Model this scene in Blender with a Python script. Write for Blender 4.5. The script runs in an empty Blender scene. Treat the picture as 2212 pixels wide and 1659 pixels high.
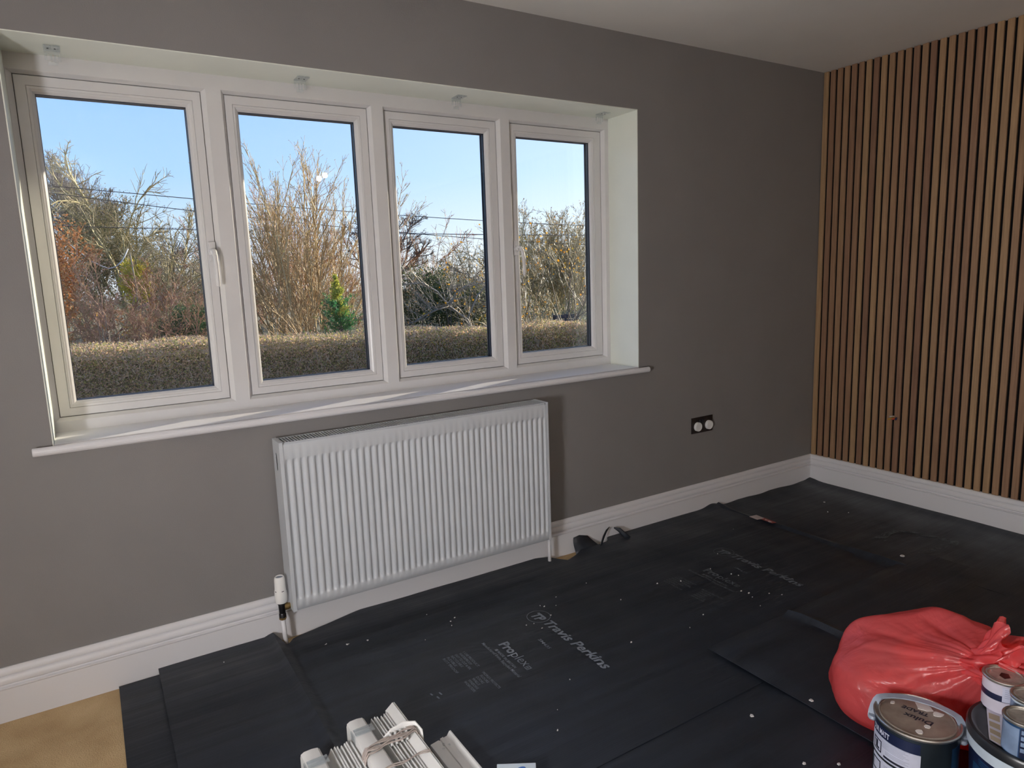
import bpy, bmesh, math, random
import numpy as np
from mathutils import Vector, Matrix
S = bpy.context.scene
C = S.collection
PI = math.pi

# ------------------------------------------------------------------ camera, sky, sun, exposure
F_PX, YAW, PITCH, ROLL = 1480.7451, 0.5527, -0.1583, -0.0348
cam_d = bpy.data.cameras.new('camera')
cam = bpy.data.objects.new('camera', cam_d)
C.objects.link(cam)
cam_d.sensor_fit = 'HORIZONTAL'
cam_d.sensor_width = 36.0
cam_d.lens = 36.0 * F_PX / 2212.0
cam_d.clip_start = 0.05
cam_d.clip_end = 500
_f = Vector((math.sin(YAW) * math.cos(PITCH), math.cos(YAW) * math.cos(PITCH), math.sin(PITCH)))
_r0 = Vector((math.cos(YAW), -math.sin(YAW), 0)); _u0 = _r0.cross(_f)
_r = math.cos(ROLL) * _r0 + math.sin(ROLL) * _u0
_u = -math.sin(ROLL) * _r0 + math.cos(ROLL) * _u0
cam.matrix_world = Matrix(((_r.x, _u.x, -_f.x, -3.5681), (_r.y, _u.y, -_f.y, -2.4387), (_r.z, _u.z, -_f.z, 1.278), (0, 0, 0, 1)))
S.camera = cam

SUN_DIR = Vector((0.90, 0.357, 0.272)).normalized()      # towards the sun
SUN_STRENGTH = 11.5
SKY_STRENGTH = 1.28
SKY_RAMP = [(0.0, (.80,.86,.95)), (.06, (.58,.75,.97)), (.14, (.36,.62,1.0)), (.25, (.24,.50,.97)), (.60, (.13,.32,.78)), (1.0, (.09,.24,.62))]
SKY_GLOW = (.46, .38, .22)
S.view_settings.view_transform = 'Standard'
S.view_settings.look = 'None'
S.view_settings.gamma = 1.0
S.view_settings.exposure = 0.0
S.view_settings.use_curve_mapping = False

world = bpy.data.worlds.new('sky')
S.world = world
world.use_nodes = True
wn, wl = world.node_tree.nodes, world.node_tree.links
wn.clear()
geo = wn.new('ShaderNodeNewGeometry')                      # clear winter sky: pale at the horizon, blue above, paler towards the sun
neg = wn.new('ShaderNodeVectorMath'); neg.operation = 'SCALE'; neg.inputs['Scale'].default_value = -1.0
wl.new(geo.outputs['Incoming'], neg.inputs[0])
sep = wn.new('ShaderNodeSeparateXYZ'); wl.new(neg.outputs[0], sep.inputs[0])
rmp = wn.new('ShaderNodeValToRGB'); ce = rmp.color_ramp.elements
for i, (p_, c_) in enumerate(SKY_RAMP):
    e_ = ce[i] if i < 2 else ce.new(p_)
    e_.position = p_; e_.color = (*c_, 1)
wl.new(sep.outputs[2], rmp.inputs[0])
dt = wn.new('ShaderNodeVectorMath'); dt.operation = 'DOT_PRODUCT'; dt.inputs[1].default_value = SUN_DIR
wl.new(neg.outputs[0], dt.inputs[0])
mxm = wn.new('ShaderNodeMath'); mxm.operation = 'MAXIMUM'; mxm.inputs[1].default_value = 0.0; wl.new(dt.outputs['Value'], mxm.inputs[0])
pwm = wn.new('ShaderNodeMath'); pwm.operation = 'POWER'; pwm.inputs[1].default_value = 3.0; wl.new(mxm.outputs[0], pwm.inputs[0])
glw = wn.new('ShaderNodeMix'); glw.data_type = 'RGBA'; glw.blend_type = 'ADD'; glw.inputs[7].default_value = (*SKY_GLOW, 1)
wl.new(pwm.outputs[0], glw.inputs[0]); wl.new(rmp.outputs[0], glw.inputs[6])
bg = wn.new('ShaderNodeBackground'); bg.inputs['Strength'].default_value = SKY_STRENGTH
wo = wn.new('ShaderNodeOutputWorld')
wl.new(glw.outputs[2], bg.inputs[0]); wl.new(bg.outputs[0], wo.inputs[0])

sd = bpy.data.lights.new('sun', 'SUN'); sd.energy = SUN_STRENGTH; sd.angle = math.radians(0.53); sd.color = (1.0, 0.86, 0.66)
so = bpy.data.objects.new('sun', sd); C.objects.link(so)
so.rotation_euler = (-SUN_DIR).to_track_quat('-Z', 'Y').to_euler()
so.location = (12, 6, 6)
FILL_LAMP_L, FILL_UP_L, FILL_FLOOD_L = 3.2, 345.0, 124.0                 # added fill lights: round floor lamp, uplight bowl, flood panel
FILL_COL = (1.0, 0.975, 0.985)
S.cycles.use_denoising = True
S.cycles.max_bounces = 10
S.cycles.diffuse_bounces = 6
S.cycles.transparent_max_bounces = 24
S.cycles.caustics_reflective = False
S.cycles.caustics_refractive = False

# ------------------------------------------------------------------ materials
MATS = {}
def newmat(name):
    m = bpy.data.materials.new(name); m.use_nodes = True
    MATS[name] = m
    return m, m.node_tree.nodes, m.node_tree.links, m.node_tree.nodes['Principled BSDF']
def mat(name, col, rough=0.5, metal=0.0, spec=0.5, var=0.0, vscale=8.0, vcol=None, bump=0.0, bscale=200.0, stretch=None, coat=0.0, detail=4):
    m, n, l, p = newmat(name)
    p.inputs['Base Color'].default_value = (*col, 1); p.inputs['Roughness'].default_value = rough
    p.inputs['Metallic'].default_value = metal; p.inputs['Specular IOR Level'].default_value = spec
    p.inputs['Coat Weight'].default_value = coat
    tc = n.new('ShaderNodeTexCoord'); mp = n.new('ShaderNodeMapping')
    l.new(tc.outputs['Object'], mp.inputs[0])
    if stretch: mp.inputs['Scale'].default_value = stretch
    if var or vcol:
        t = n.new('ShaderNodeTexNoise'); t.inputs['Scale'].default_value = vscale; t.inputs['Detail'].default_value = detail
        l.new(mp.outputs[0], t.inputs['Vector'])
        r = n.new('ShaderNodeValToRGB')
        c2 = vcol if vcol else tuple(min(1, c * (1 + var)) for c in col)
        c1 = col if vcol else tuple(c * (1 - var) for c in col)
        r.color_ramp.elements[0].position = 0.35; r.color_ramp.elements[1].position = 0.68
        r.color_ramp.elements[0].color = (*c1, 1); r.color_ramp.elements[1].color = (*c2, 1)
        l.new(t.outputs['Fac'], r.inputs[0]); l.new(r.outputs[0], p.inputs['Base Color'])
    if bump:
        t = n.new('ShaderNodeTexNoise'); t.inputs['Scale'].default_value = bscale; t.inputs['Detail'].default_value = 3
        l.new(mp.outputs[0], t.inputs['Vector'])
        b = n.new('ShaderNodeBump'); b.inputs['Strength'].default_value = bump; b.inputs['Distance'].default_value = 0.004
        l.new(t.outputs['Fac'], b.inputs['Height']); l.new(b.outputs[0], p.inputs['Normal'])
    return m
def leafmat(name, cols, trans=0.35, rough=0.55):
    m, n, l, p = newmat(name)
    g = n.new('ShaderNodeNewGeometry'); r = n.new('ShaderNodeValToRGB')
    r.color_ramp.interpolation = 'LINEAR'
    e = r.color_ramp.elements
    while len(e) < len(cols): e.new(0.5)
    for i, c in enumerate(cols):
        e[i].position = i / max(1, len(cols) - 1); e[i].color = (*c, 1)
    l.new(g.outputs['Random Per Island'], r.inputs[0]); l.new(r.outputs[0], p.inputs['Base Color'])
    p.inputs['Roughness'].default_value = rough; p.inputs['Specular IOR Level'].default_value = 0.3
    if trans:
        t = n.new('ShaderNodeBsdfTranslucent'); mx = n.new('ShaderNodeMixShader'); mx.inputs[0].default_value = trans
        l.new(r.outputs[0], t.inputs[0]); l.new(p.outputs[0], mx.inputs[1]); l.new(t.outputs[0], mx.inputs[2])
        l.new(mx.outputs[0], n['Material Output'].inputs[0])
    return m
def emit(name, col, s):
    m, n, l, p = newmat(name)
    e = n.new('ShaderNodeEmission'); e.inputs[0].default_value = (*col, 1); e.inputs[1].default_value = s
    l.new(e.outputs[0], n['Material Output'].inputs[0])
    return m
def thinglass(name, tint=(1, 1, 1), f0=0.04, gloss_rough=0.0, extra=0.0):
    m, n, l, p = newmat(name); n.remove(p)
    t = n.new('ShaderNodeBsdfTransparent'); t.inputs[0].default_value = (*tint, 1)
    g = n.new('ShaderNodeBsdfGlossy'); g.inputs['Roughness'].default_value = gloss_rough
    lw = n.new('ShaderNodeLayerWeight'); lw.inputs['Blend'].default_value = 0.5
    pw = n.new('ShaderNodeMath'); pw.operation = 'POWER'; pw.inputs[1].default_value = 5
    l.new(lw.outputs['Facing'], pw.inputs[0])
    mr = n.new('ShaderNodeMapRange'); mr.inputs['To Min'].default_value = f0; mr.inputs['To Max'].default_value = 1.0
    l.new(pw.outputs[0], mr.inputs[0])
    mx = n.new('ShaderNodeMixShader'); l.new(mr.outputs[0], mx.inputs[0]); l.new(t.outputs[0], mx.inputs[1]); l.new(g.outputs[0], mx.inputs[2])
    out = mx
    if extra:
        d = n.new('ShaderNodeBsdfDiffuse'); d.inputs[0].default_value = (0.8, 0.83, 0.85, 1)
        m2 = n.new('ShaderNodeMixShader'); m2.inputs[0].default_value = extra
        l.new(mx.outputs[0], m2.inputs[1]); l.new(d.outputs[0], m2.inputs[2]); out = m2
    l.new(out.outputs[0], n['Material Output'].inputs[0])
    return m

mat('wall_paint', (0.208, 0.198, 0.198), 0.75, var=0.03, vscale=3, bump=0.12, bscale=260)
mat('room_paint', (0.62, 0.58, 0.52), 0.8, var=0.03, vscale=3)
mat('ceiling_paint', (0.78, 0.765, 0.735), 0.85, var=0.03, vscale=2, bump=0.06, bscale=120)
mat('reveal_paint', (0.74, 0.77, 0.70), 0.55, var=0.02, vscale=6, bump=0.05, bscale=200)
mat('white_gloss', (0.69, 0.69, 0.72), 0.32)
mat('upvc', (0.64, 0.635, 0.645), 0.30, var=0.015, vscale=10)
mat('rubber', (0.015, 0.016, 0.02), 0.6)
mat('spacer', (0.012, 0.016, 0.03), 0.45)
mat('radiator_enamel', (0.55, 0.58, 0.62), 0.32, var=0.02, vscale=12)
mat('white_plastic', (0.80, 0.80, 0.79), 0.38, var=0.02, vscale=20)
mat('aged_plastic', (0.68, 0.68, 0.67), 0.42, var=0.04, vscale=14)
mat('dark_metal', (0.05, 0.05, 0.055), 0.35, 0.9, var=0.2, vscale=40)
mat('brass', (0.33, 0.23, 0.10), 0.45, 0.9, var=0.25, vscale=60)
mat('bronze_plate', (0.055, 0.045, 0.042), 0.28, 0.85, var=0.15, vscale=30)
mat('tin_metal', (0.52, 0.50, 0.47), 0.32, 0.95, var=0.15, vscale=30)
mat('tin_lid', (0.46, 0.41, 0.36), 0.42, 0.55, var=0.3, vscale=18, vcol=(0.30, 0.25, 0.21), detail=6)
mat('tin_small_lid', (0.42, 0.40, 0.37), 0.45, 0.6, var=0.2, vscale=60)
mat('paint_white', (0.72, 0.68, 0.66), 0.5, var=0.03)
mat('navy', (0.010, 0.016, 0.05), 0.3, var=0.15, vscale=20)
mat('tin_blue', (0.02, 0.07, 0.17), 0.3, 0.3, var=0.3, vscale=9)
mat('tin_dark', (0.025, 0.035, 0.045), 0.28, 0.4, var=0.3, vscale=8)
mat('label_white', (0.52, 0.54, 0.66), 0.45, var=0.05, vscale=30)
mat('label_lilac', (0.55, 0.52, 0.60), 0.45, var=0.05, vscale=30)
mat('label_blue', (0.18, 0.25, 0.38), 0.4, var=0.2, vscale=25)
mat('ink', (0.012, 0.014, 0.03), 0.5)
mat('ink_grey', (0.25, 0.27, 0.36), 0.5)
mat('orange_mark', (0.65, 0.16, 0.02), 0.5, var=0.3, vscale=80, vcol=(0.6, 0.35, 0.03))
mat('swatch_tan', (0.36, 0.28, 0.19), 0.6); mat('swatch_light', (0.45, 0.37, 0.27), 0.6)
mat('lid_black', (0.012, 0.014, 0.018), 0.3, var=0.3, vscale=20)
mat('band_pale', (0.50, 0.58, 0.66), 0.35, var=0.1, vscale=12)
mat('handle_grey', (0.30, 0.34, 0.42), 0.3, var=0.1, vscale=10)
mat('cord', (0.42, 0.36, 0.33), 0.7, var=0.15, vscale=90)
mat('card_blue', (0.62, 0.72, 0.82), 0.5); mat('print_blue', (0.05, 0.16, 0.50), 0.5)
mat('print_grey', (0.20, 0.23, 0.28), 0.55, var=0.25, vscale=60)
mat('print_faint', (0.125, 0.140, 0.165), 0.55, var=0.3, vscale=60)
mat('scuff', (0.085, 0.095, 0.105), 0.7, var=0.5, vscale=50)
mat('flake', (0.62, 0.60, 0.60), 0.6, var=0.1, vscale=90)
mat('tape_red', (0.30, 0.055, 0.045), 0.5, var=0.1, vscale=60); mat('tape_white', (0.55, 0.47, 0.46), 0.55)
mat('felt_black', (0.006, 0.006, 0.007), 0.95, spec=0.1)
mat('wire_brown', (0.42, 0.22, 0.03), 0.5); mat('wire_red', (0.55, 0.07, 0.04), 0.5); mat('wire_grey', (0.45, 0.42, 0.36), 0.5); mat('wire_blue', (0.01, 0.02, 0.08), 0.5)
mat('brickwork', (0.28, 0.13, 0.09), 0.9, var=0.2, vscale=12)
mat('soffit_white', (0.7, 0.7, 0.7), 0.5)
mat('cable_black', (0.02, 0.02, 0.022), 0.6); mat('cable_pale', (0.45, 0.46, 0.46), 0.5)
mat('timber_grey', (0.34, 0.28, 0.17), 0.85, var=0.2, vscale=14)
mat('bounce_gravel', (0.60, 0.55, 0.47), 0.9, var=.25, vscale=40, bump=.4, bscale=90)  # kept pale so the added slab bounces light at the hedge
mat('bench_paint', (0.035, 0.042, 0.06), 0.6, var=0.2, vscale=12)
mat('ground', (0.10, 0.095, 0.045), 0.95, vscale=1.4, vcol=(0.16, 0.13, 0.06), bump=0.5, bscale=30)
mat('waste_white', (0.62, 0.60, 0.55), 0.8, var=0.15, vscale=20); mat('waste_orange', (0.75, 0.28, 0.03), 0.7, var=0.2, vscale=20); mat('waste_dark', (0.12, 0.10, 0.09), 0.8)

# carpet
m, n, l, p = newmat('carpet')
tc = n.new('ShaderNodeTexCoord')
t1 = n.new('ShaderNodeTexNoise'); t1.inputs['Scale'].default_value = 7; t1.inputs['Detail'].default_value = 3
t2 = n.new('ShaderNodeTexNoise'); t2.inputs['Scale'].default_value = 260; t2.inputs['Detail'].default_value = 2
r = n.new('ShaderNodeValToRGB'); r.color_ramp.elements[0].position = .32; r.color_ramp.elements[1].position = .7
r.color_ramp.elements[0].color = (0.46, 0.325, 0.180, 1); r.color_ramp.elements[1].color = (0.60, 0.45, 0.265, 1)
b = n.new('ShaderNodeBump'); b.inputs['Strength'].default_value = .6; b.inputs['Distance'].default_value = .004
for t in (t1, t2): l.new(tc.outputs['Object'], t.inputs['Vector'])
l.new(t1.outputs['Fac'], r.inputs[0]); l.new(r.outputs[0], p.inputs['Base Color']); l.new(t2.outputs['Fac'], b.inputs['Height']); l.new(b.outputs[0], p.inputs['Normal'])
p.inputs['Roughness'].default_value = .95; p.inputs['Specular IOR Level'].default_value = .1

# black corrugated plastic sheet: fine flutes and dusty streaks along x
m, n, l, p = newmat('black_sheet')
tc = n.new('ShaderNodeTexCoord'); mp = n.new('ShaderNodeMapping'); mp.inputs['Scale'].default_value = (0.5, 9, 1)
t1 = n.new('ShaderNodeTexNoise'); t1.inputs['Scale'].default_value = 2.2; t1.inputs['Detail'].default_value = 5
mp2 = n.new('ShaderNodeMapping'); mp2.inputs['Scale'].default_value = (1.0, 1.0, 1)
t2 = n.new('ShaderNodeTexNoise'); t2.inputs['Scale'].default_value = 5; t2.inputs['Detail'].default_value = 5
r = n.new('ShaderNodeValToRGB'); r.color_ramp.elements[0].position = .3; r.color_ramp.elements[1].position = .75
r.color_ramp.elements[0].color = (0.0080, 0.0108, 0.0168, 1); r.color_ramp.elements[1].color = (0.0185, 0.0240, 0.0360, 1)  # blue of the reflected sky sheen is put into the base colour
r2 = n.new('ShaderNodeMapRange'); r2.inputs['From Min'].default_value = .3; r2.inputs['From Max'].default_value = .7; r2.inputs['To Min'].default_value = .36; r2.inputs['To Max'].default_value = .56
l.new(tc.outputs['Object'], mp.inputs[0]); l.new(mp.outputs[0], t1.inputs['Vector']); l.new(tc.outputs['Object'], t2.inputs['Vector'])
l.new(t1.outputs['Fac'], r.inputs[0]); l.new(r.outputs[0], p.inputs['Base Color']); l.new(t2.outputs['Fac'], r2.inputs[0]); l.new(r2.outputs[0], p.inputs['Roughness'])
wv = n.new('ShaderNodeTexWave'); wv.wave_type = 'BANDS'; wv.bands_direction = 'Y'; wv.inputs['Scale'].default_value = 45
wv.inputs['Distortion'].default_value = 0.0
l.new(tc.outputs['Object'], wv.inputs['Vector'])
b = n.new('ShaderNodeBump'); b.inputs['Strength'].default_value = .04; b.inputs['Distance'].default_value = .002
l.new(wv.outputs['Fac'], b.inputs['Height'])
b2 = n.new('ShaderNodeBump'); b2.inputs['Strength'].default_value = .35; b2.inputs['Distance'].default_value = .012
l.new(t1.outputs['Fac'], b2.inputs['Height']); l.new(b.outputs[0], b2.inputs['Normal']); l.new(b2.outputs[0], p.inputs['Normal'])

# oak veneer for the slats; each slat gets its own tone from Object Info
m, n, l, p = newmat('oak_veneer')
tc = n.new('ShaderNodeTexCoord'); oi = n.new('ShaderNodeObjectInfo')
mp = n.new('ShaderNodeMapping'); mp.inputs['Scale'].default_value = (1, 30, 1.4)
ad = n.new('ShaderNodeVectorMath'); ad.operation = 'ADD'
mu = n.new('ShaderNodeMath'); mu.operation = 'MULTIPLY'; mu.inputs[1].default_value = 40
cb = n.new('ShaderNodeCombineXYZ')
l.new(oi.outputs['Random'], mu.inputs[0]); l.new(mu.outputs[0], cb.inputs[2])
l.new(tc.outputs['Object'], ad.inputs[0]); l.new(cb.outputs[0], ad.inputs[1]); l.new(ad.outputs[0], mp.inputs[0])
t1 = n.new('ShaderNodeTexNoise'); t1.inputs['Scale'].default_value = 4; t1.inputs['Detail'].default_value = 6
l.new(mp.outputs[0], t1.inputs['Vector'])
r = n.new('ShaderNodeValToRGB'); r.color_ramp.elements[0].position = .3; r.color_ramp.elements[1].position = .7
r.color_ramp.elements[0].color = (0.236, 0.138, 0.076, 1); r.color_ramp.elements[1].color = (0.352, 0.216, 0.122, 1)
l.new(t1.outputs['Fac'], r.inputs[0])
hs = n.new('ShaderNodeHueSaturation'); mr = n.new('ShaderNodeMapRange'); mr.inputs['To Min'].default_value = .72; mr.inputs['To Max'].default_value = 1.18
mr2 = n.new('ShaderNodeMapRange'); mr2.inputs['To Min'].default_value = .485; mr2.inputs['To Max'].default_value = .508
l.new(oi.outputs['Random'], mr.inputs[0]); l.new(mr.outputs[0], hs.inputs['Value']); l.new(r.outputs[0], hs.inputs['Color'])
l.new(oi.outputs['Random'], mr2.inputs[0]); l.new(mr2.outputs[0], hs.inputs['Hue'])
l.new(hs.outputs[0], p.inputs['Base Color']); p.inputs['Roughness'].default_value = .5

thinglass('window_glass', (0.985, 0.99, 0.99), 0.035)
thinglass('clear_plastic', (0.95, 0.97, 0.98), 0.08, 0.15, 0.07)

# red refuse sack: thin tinted film
m, n, l, p = newmat('red_film')
p.inputs['Base Color'].default_value = (0.90, 0.15, 0.16, 1); p.inputs['Roughness'].default_value = .27; p.inputs['Specular IOR Level'].default_value = .8
tr = n.new('ShaderNodeBsdfTranslucent'); tr.inputs[0].default_value = (0.92, 0.10, 0.09, 1)
tp = n.new('ShaderNodeBsdfTransparent'); tp.inputs[0].default_value = (0.97, 0.24, 0.20, 1)
m1 = n.new('ShaderNodeMixShader'); m1.inputs[0].default_value = .35
m2 = n.new('ShaderNodeMixShader'); m2.inputs[0].default_value = .38
tc = n.new('ShaderNodeTexCoord'); t1 = n.new('ShaderNodeTexNoise'); t1.inputs['Scale'].default_value = 9; t1.inputs['Detail'].default_value = 5; t1.inputs['Distortion'].default_value = 1.4
b = n.new('ShaderNodeBump'); b.inputs['Strength'].default_value = .5; b.inputs['Distance'].default_value = .02
l.new(tc.outputs['Object'], t1.inputs['Vector']); l.new(t1.outputs['Fac'], b.inputs['Height']); l.new(b.outputs[0], p.inputs['Normal'])
l.new(p.outputs[0], m1.inputs[1]); l.new(tr.outputs[0], m1.inputs[2]); l.new(m1.outputs[0], m2.inputs[1]); l.new(tp.outputs[0], m2.inputs[2])
l.new(m2.outputs[0], n['Material Output'].inputs[0])
emit('lamp_warm', (1.0, 0.72, 0.42), 160)
emit('fill_uplight_glow', FILL_COL, FILL_UP_L)
emit('fill_flood_glow', FILL_COL, FILL_FLOOD_L)
emit('fill_lamp_glow', FILL_COL, FILL_LAMP_L)

# ------------------------------------------------------------------ mesh helpers
class MB:
    def __init__(s): s.v = []; s.f = []
    def add(s, vs, fs):
        o = len(s.v); s.v += [tuple(v) for v in vs]; s.f += [tuple(i + o for i in f) for f in fs]; return s
    def box(s, x0, x1, y0, y1, z0, z1):
        return s.add([(x0,y0,z0),(x1,y0,z0),(x1,y1,z0),(x0,y1,z0),(x0,y0,z1),(x1,y0,z1),(x1,y1,z1),(x0,y1,z1)],
                     [(0,3,2,1),(4,5,6,7),(0,1,5,4),(1,2,6,5),(2,3,7,6),(3,0,4,7)])
    def loft(s, rings, closed=True, cap=False):      # rings: lists of equal length
        o = len(s.v); k = len(rings[0])
        for r in rings: s.v += [tuple(v) for v in r]
        for i in range(len(rings) - 1):
            for j in range(k if closed else k - 1):
                a = o + i*k + j; b = o + i*k + (j+1) % k
                s.f.append((a, b, b + k, a + k))
        if cap:
            s.f.append(tuple(reversed(range(o, o + k)))); s.f.append(tuple(range(o + (len(rings)-1)*k, o + len(rings)*k)))
        return s
    def tube(s, pts, r, n=10, cap=True, flat=None):
        pts = [Vector(p) for p in pts]; rings = []
        ref = None
        for i, p in enumerate(pts):
            d = (pts[min(i+1, len(pts)-1)] - pts[max(i-1, 0)]).normalized()
            if ref is None: ref = Vector((0,0,1)) if abs(d.z) < .9 else Vector((0,1,0))
            a = (ref - d * ref.dot(d)).normalized(); b = d.cross(a); ref = a
            rr = r[i] if isinstance(r, (list, tuple)) else r
            fl = flat or 1.0
            rings.append([p + a * rr * math.cos(2*PI*k/n) + b * rr * fl * math.sin(2*PI*k/n) for k in range(n)])
        return s.loft(rings, True, cap)
    def lathe(s, c, prof, n=32, axis='z'):            # prof: (radius, height) along the axis
        rings = []
        for r, h in prof:
            ring = []
            for k in range(n):
                a = 2*PI*k/n; u, w = r*math.cos(a), r*math.sin(a)
                ring.append((c[0]+u, c[1]+w, c[2]+h) if axis == 'z' else (c[0]+h, c[1]+u, c[2]+w) if axis == 'x' else (c[0]+w, c[1]+h, c[2]+u))
            rings.append(ring)
        return s.loft(rings, True, True)
    def prism(s, poly, a, b, axis='x'):               # poly: 2D points extruded from a to b
        def P(q, t): return (t, q[0], q[1]) if axis == 'x' else (q[0], t, q[1]) if axis == 'y' else (q[0], q[1], t)
        return s.loft([[P(q, a) for q in poly], [P(q, b) for q in poly]], True, True)
    def build(s, name, m, parent=None, smooth=False, bevel=0, seg=2, fix=True, auto=None):
        me = bpy.data.meshes.new(name)
        off = Vector(parent.matrix_world.translation) if parent is not None and parent.type == 'EMPTY' else Vector((0,0,0))
        if parent is not None and parent.get('_o') is not None: off = Vector(parent['_o'])
        me.from_pydata([tuple(Vector(v) - off) for v in s.v], [], s.f)
        if fix:
            bm = bmesh.new(); bm.from_mesh(me); bmesh.ops.recalc_face_normals(bm, faces=bm.faces); bm.to_mesh(me); bm.free()
        me.materials.append(MATS[m])
        if smooth: me.shade_smooth()
        o = bpy.data.objects.new(name, me); C.objects.link(o)
        if parent is not None: o.parent = parent; o['_o'] = tuple(off)
        if bevel:
            bv = o.modifiers.new('bevel', 'BEVEL'); bv.width = bevel; bv.segments = seg; bv.limit_method = 'ANGLE'; bv.angle_limit = math.radians(40)
        if auto is not None:
            me.shade_smooth(); me.set_sharp_from_angle(angle=math.radians(auto))
        return o
def tag(o, label=None, cat=None, group=None, kind=None):
    if label: o['label'] = label
    if cat: o['category'] = cat
    if group: o['group'] = group
    if kind: o['kind'] = kind
    return o
def thing(name, loc, label, cat, group=None):
    o = bpy.data.objects.new(name, None); C.objects.link(o); o.location = loc
    o.empty_display_size = .1
    o['_o'] = tuple(loc)
    return tag(o, label, cat, group)
def struct(o): o['kind'] = 'structure'; return o
def dup(root, loc=None, rz=None):
    r = root.copy(); C.objects.link(r)
    if loc is not None: r.location = loc
    if rz is not None: r.rotation_euler = (0, 0, rz)
    for ch in list(root.children):
        c = ch.copy(); C.objects.link(c); c.parent = r
        for g in list(ch.children):
            d = g.copy(); C.objects.link(d); d.parent = c
    return r
def rect(x0, x1, z0, z1, y): return [(x0,y,z0),(x1,y,z0),(x1,y,z1),(x0,y,z1)]

def text_mesh(body, width, origin, xdir, ydir, height=None, bold=0.0, shear=0.0, center=False, wrap=None, sx=None):
    """flat lettering: returns (verts, faces) laid from origin along xdir (width metres long), letter tops towards ydir"""
    cu = bpy.data.curves.new('t', 'FONT'); cu.body = body; cu.size = 1; cu.offset = bold; cu.shear = shear; cu.resolution_u = 2
    ob = bpy.data.objects.new('t', cu); C.objects.link(ob)
    dg = bpy.context.evaluated_depsgraph_get(); me = bpy.data.meshes.new_from_object(ob.evaluated_get(dg))
    vs = [v.co.copy() for v in me.vertices]; fs = [tuple(p.vertices) for p in me.polygons]
    bpy.data.objects.remove(ob); bpy.data.curves.remove(cu); bpy.data.meshes.remove(me)
    if not vs: return [], []
    x0 = min(v.x for v in vs); x1 = max(v.x for v in vs); y1 = max(v.y for v in vs)
    k = width / (x1 - x0); ky = k if height is None else height / y1
    if wrap: return [wrap((v.x - x0) * k, v.y * ky) for v in vs], fs
    o = Vector(origin); X = Vector(xdir); Y = Vector(ydir)
    return [o + X * ((v.x - x0) * k - (width/2 if center else 0)) + Y * (v.y * ky) for v in vs], fs

# ------------------------------------------------------------------ room shell
XL, XR, YB, HC = -4.75, 0.02, -5.2, 2.306
WX0, WX1, WZ0, WZ1 = -3.688, -1.352, 0.800, 1.990      # window opening
DEP = 0.34
b = MB().box(XL-.2, .20, YB-.2, DEP, -.12, -.001); struct(b.build('floor', 'carpet'))
b = MB().box(XL-.2, .20, YB-.2, DEP, HC, HC+.15); struct(b.build('ceiling', 'ceiling_paint'))
b = MB()
outer = lambda y: [(XL-.2, y, -.12), (.2, y, -.12), (.2, y, HC+.15), (XL-.2, y, HC+.15)]
inner = lambda y: rect(WX0-.003, WX1+.003, .797, WZ1+.003, y)
b.loft([outer(0.0), inner(0.0), inner(.275)]); wall_front = struct(b.build('wall_front', 'wall_paint'))
b = MB(); b.loft([inner(.275), rect(WX0+.03, WX1-.03, WZ0+.02, WZ1-.03, .275), rect(WX0+.03, WX1-.03, WZ0+.02, WZ1-.03, DEP), outer(DEP), outer(DEP-.06)])
struct(b.build('wall_outside', 'brickwork'))
struct(MB().box(XR+.001, XR+.15, YB-.2, -.0005, -.12, HC+.1).build('wall_right', 'felt_black'))
struct(MB().box(XL-.15, XL, YB-.2, -.0005, -.12, HC+.1).build('wall_left', 'room_paint'))
struct(MB().box(XL, XR, YB-.15, YB, -.12, HC+.1).build('wall_back', 'room_paint'))
# plastered reveals, painted white
struct(MB().box(WX0-.003, WX1+.003, .0008, .2035, WZ1, WZ1+.004).build('trim_1', 'reveal_paint'))
struct(MB().box(WX0-.004, WX0, .0008, .2035, WZ0, WZ1).build('trim_2', 'reveal_paint'))
struct(MB().box(WX1, WX1+.004, .0008, .2035, WZ0, WZ1).build('trim_3', 'reveal_paint'))
# roof overhang outside
b = MB().box(XL-.5, .6, DEP-.02, .84, 2.105, 2.30); struct(b.build('trim_4', 'soffit_white'))
# window board with rounded nose
prof = [(.22, .795), (-.022, .795)] + [(-.022 - .0135*math.sin(PI*k/8), .8085 - .0135*math.cos(PI*k/8)) for k in range(1, 8)] + [(-.022, .822), (.22, .8195)]
sill = MB()
sill.prism([q for q in prof if q[0] < .003] , -3.742, -1.306)
sill.prism([(.22,.795),(-.001,.795),(-.001,.8215),(.22,.8195)], WX0, WX1)
struct(sill.build('trim_5', 'white_gloss', bevel=.003))

# skirtings: moulded profile (proud, height)
SK = [(0,0),(.018,0),(.018,.098),(.0175,.102),(.0185,.1035),(.0200,.1060),(.0195,.1085),(.0105,.1105),(.0100,.1140),(.0150,.1185),(.0165,.124),(.0148,.133),(.0105,.1395),(.0065,.1425),(.0120,.1450),(.0125,.150),(.0105,.158),(.007,.164),(.003,.1664),(0,.1664)]
b = MB()
ra = [(XL, -d, z) for d, z in SK]; rb = [(-d if d else 0.0, -d, z) for d, z in SK]
rb = [(.0 - d, -d, z) for d, z in SK]
b.loft([ra, rb], True, True); struct(b.build('baseboard_front', 'white_gloss', auto=30))
b = MB(); b.loft([[(-d + (.02 if d == 0 else 0), -d, z) for d, z in SK], [(-d + (.02 if d == 0 else 0), YB, z) for d, z in SK]], True, True); struct(b.build('baseboard_right', 'white_gloss', auto=30))

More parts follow.
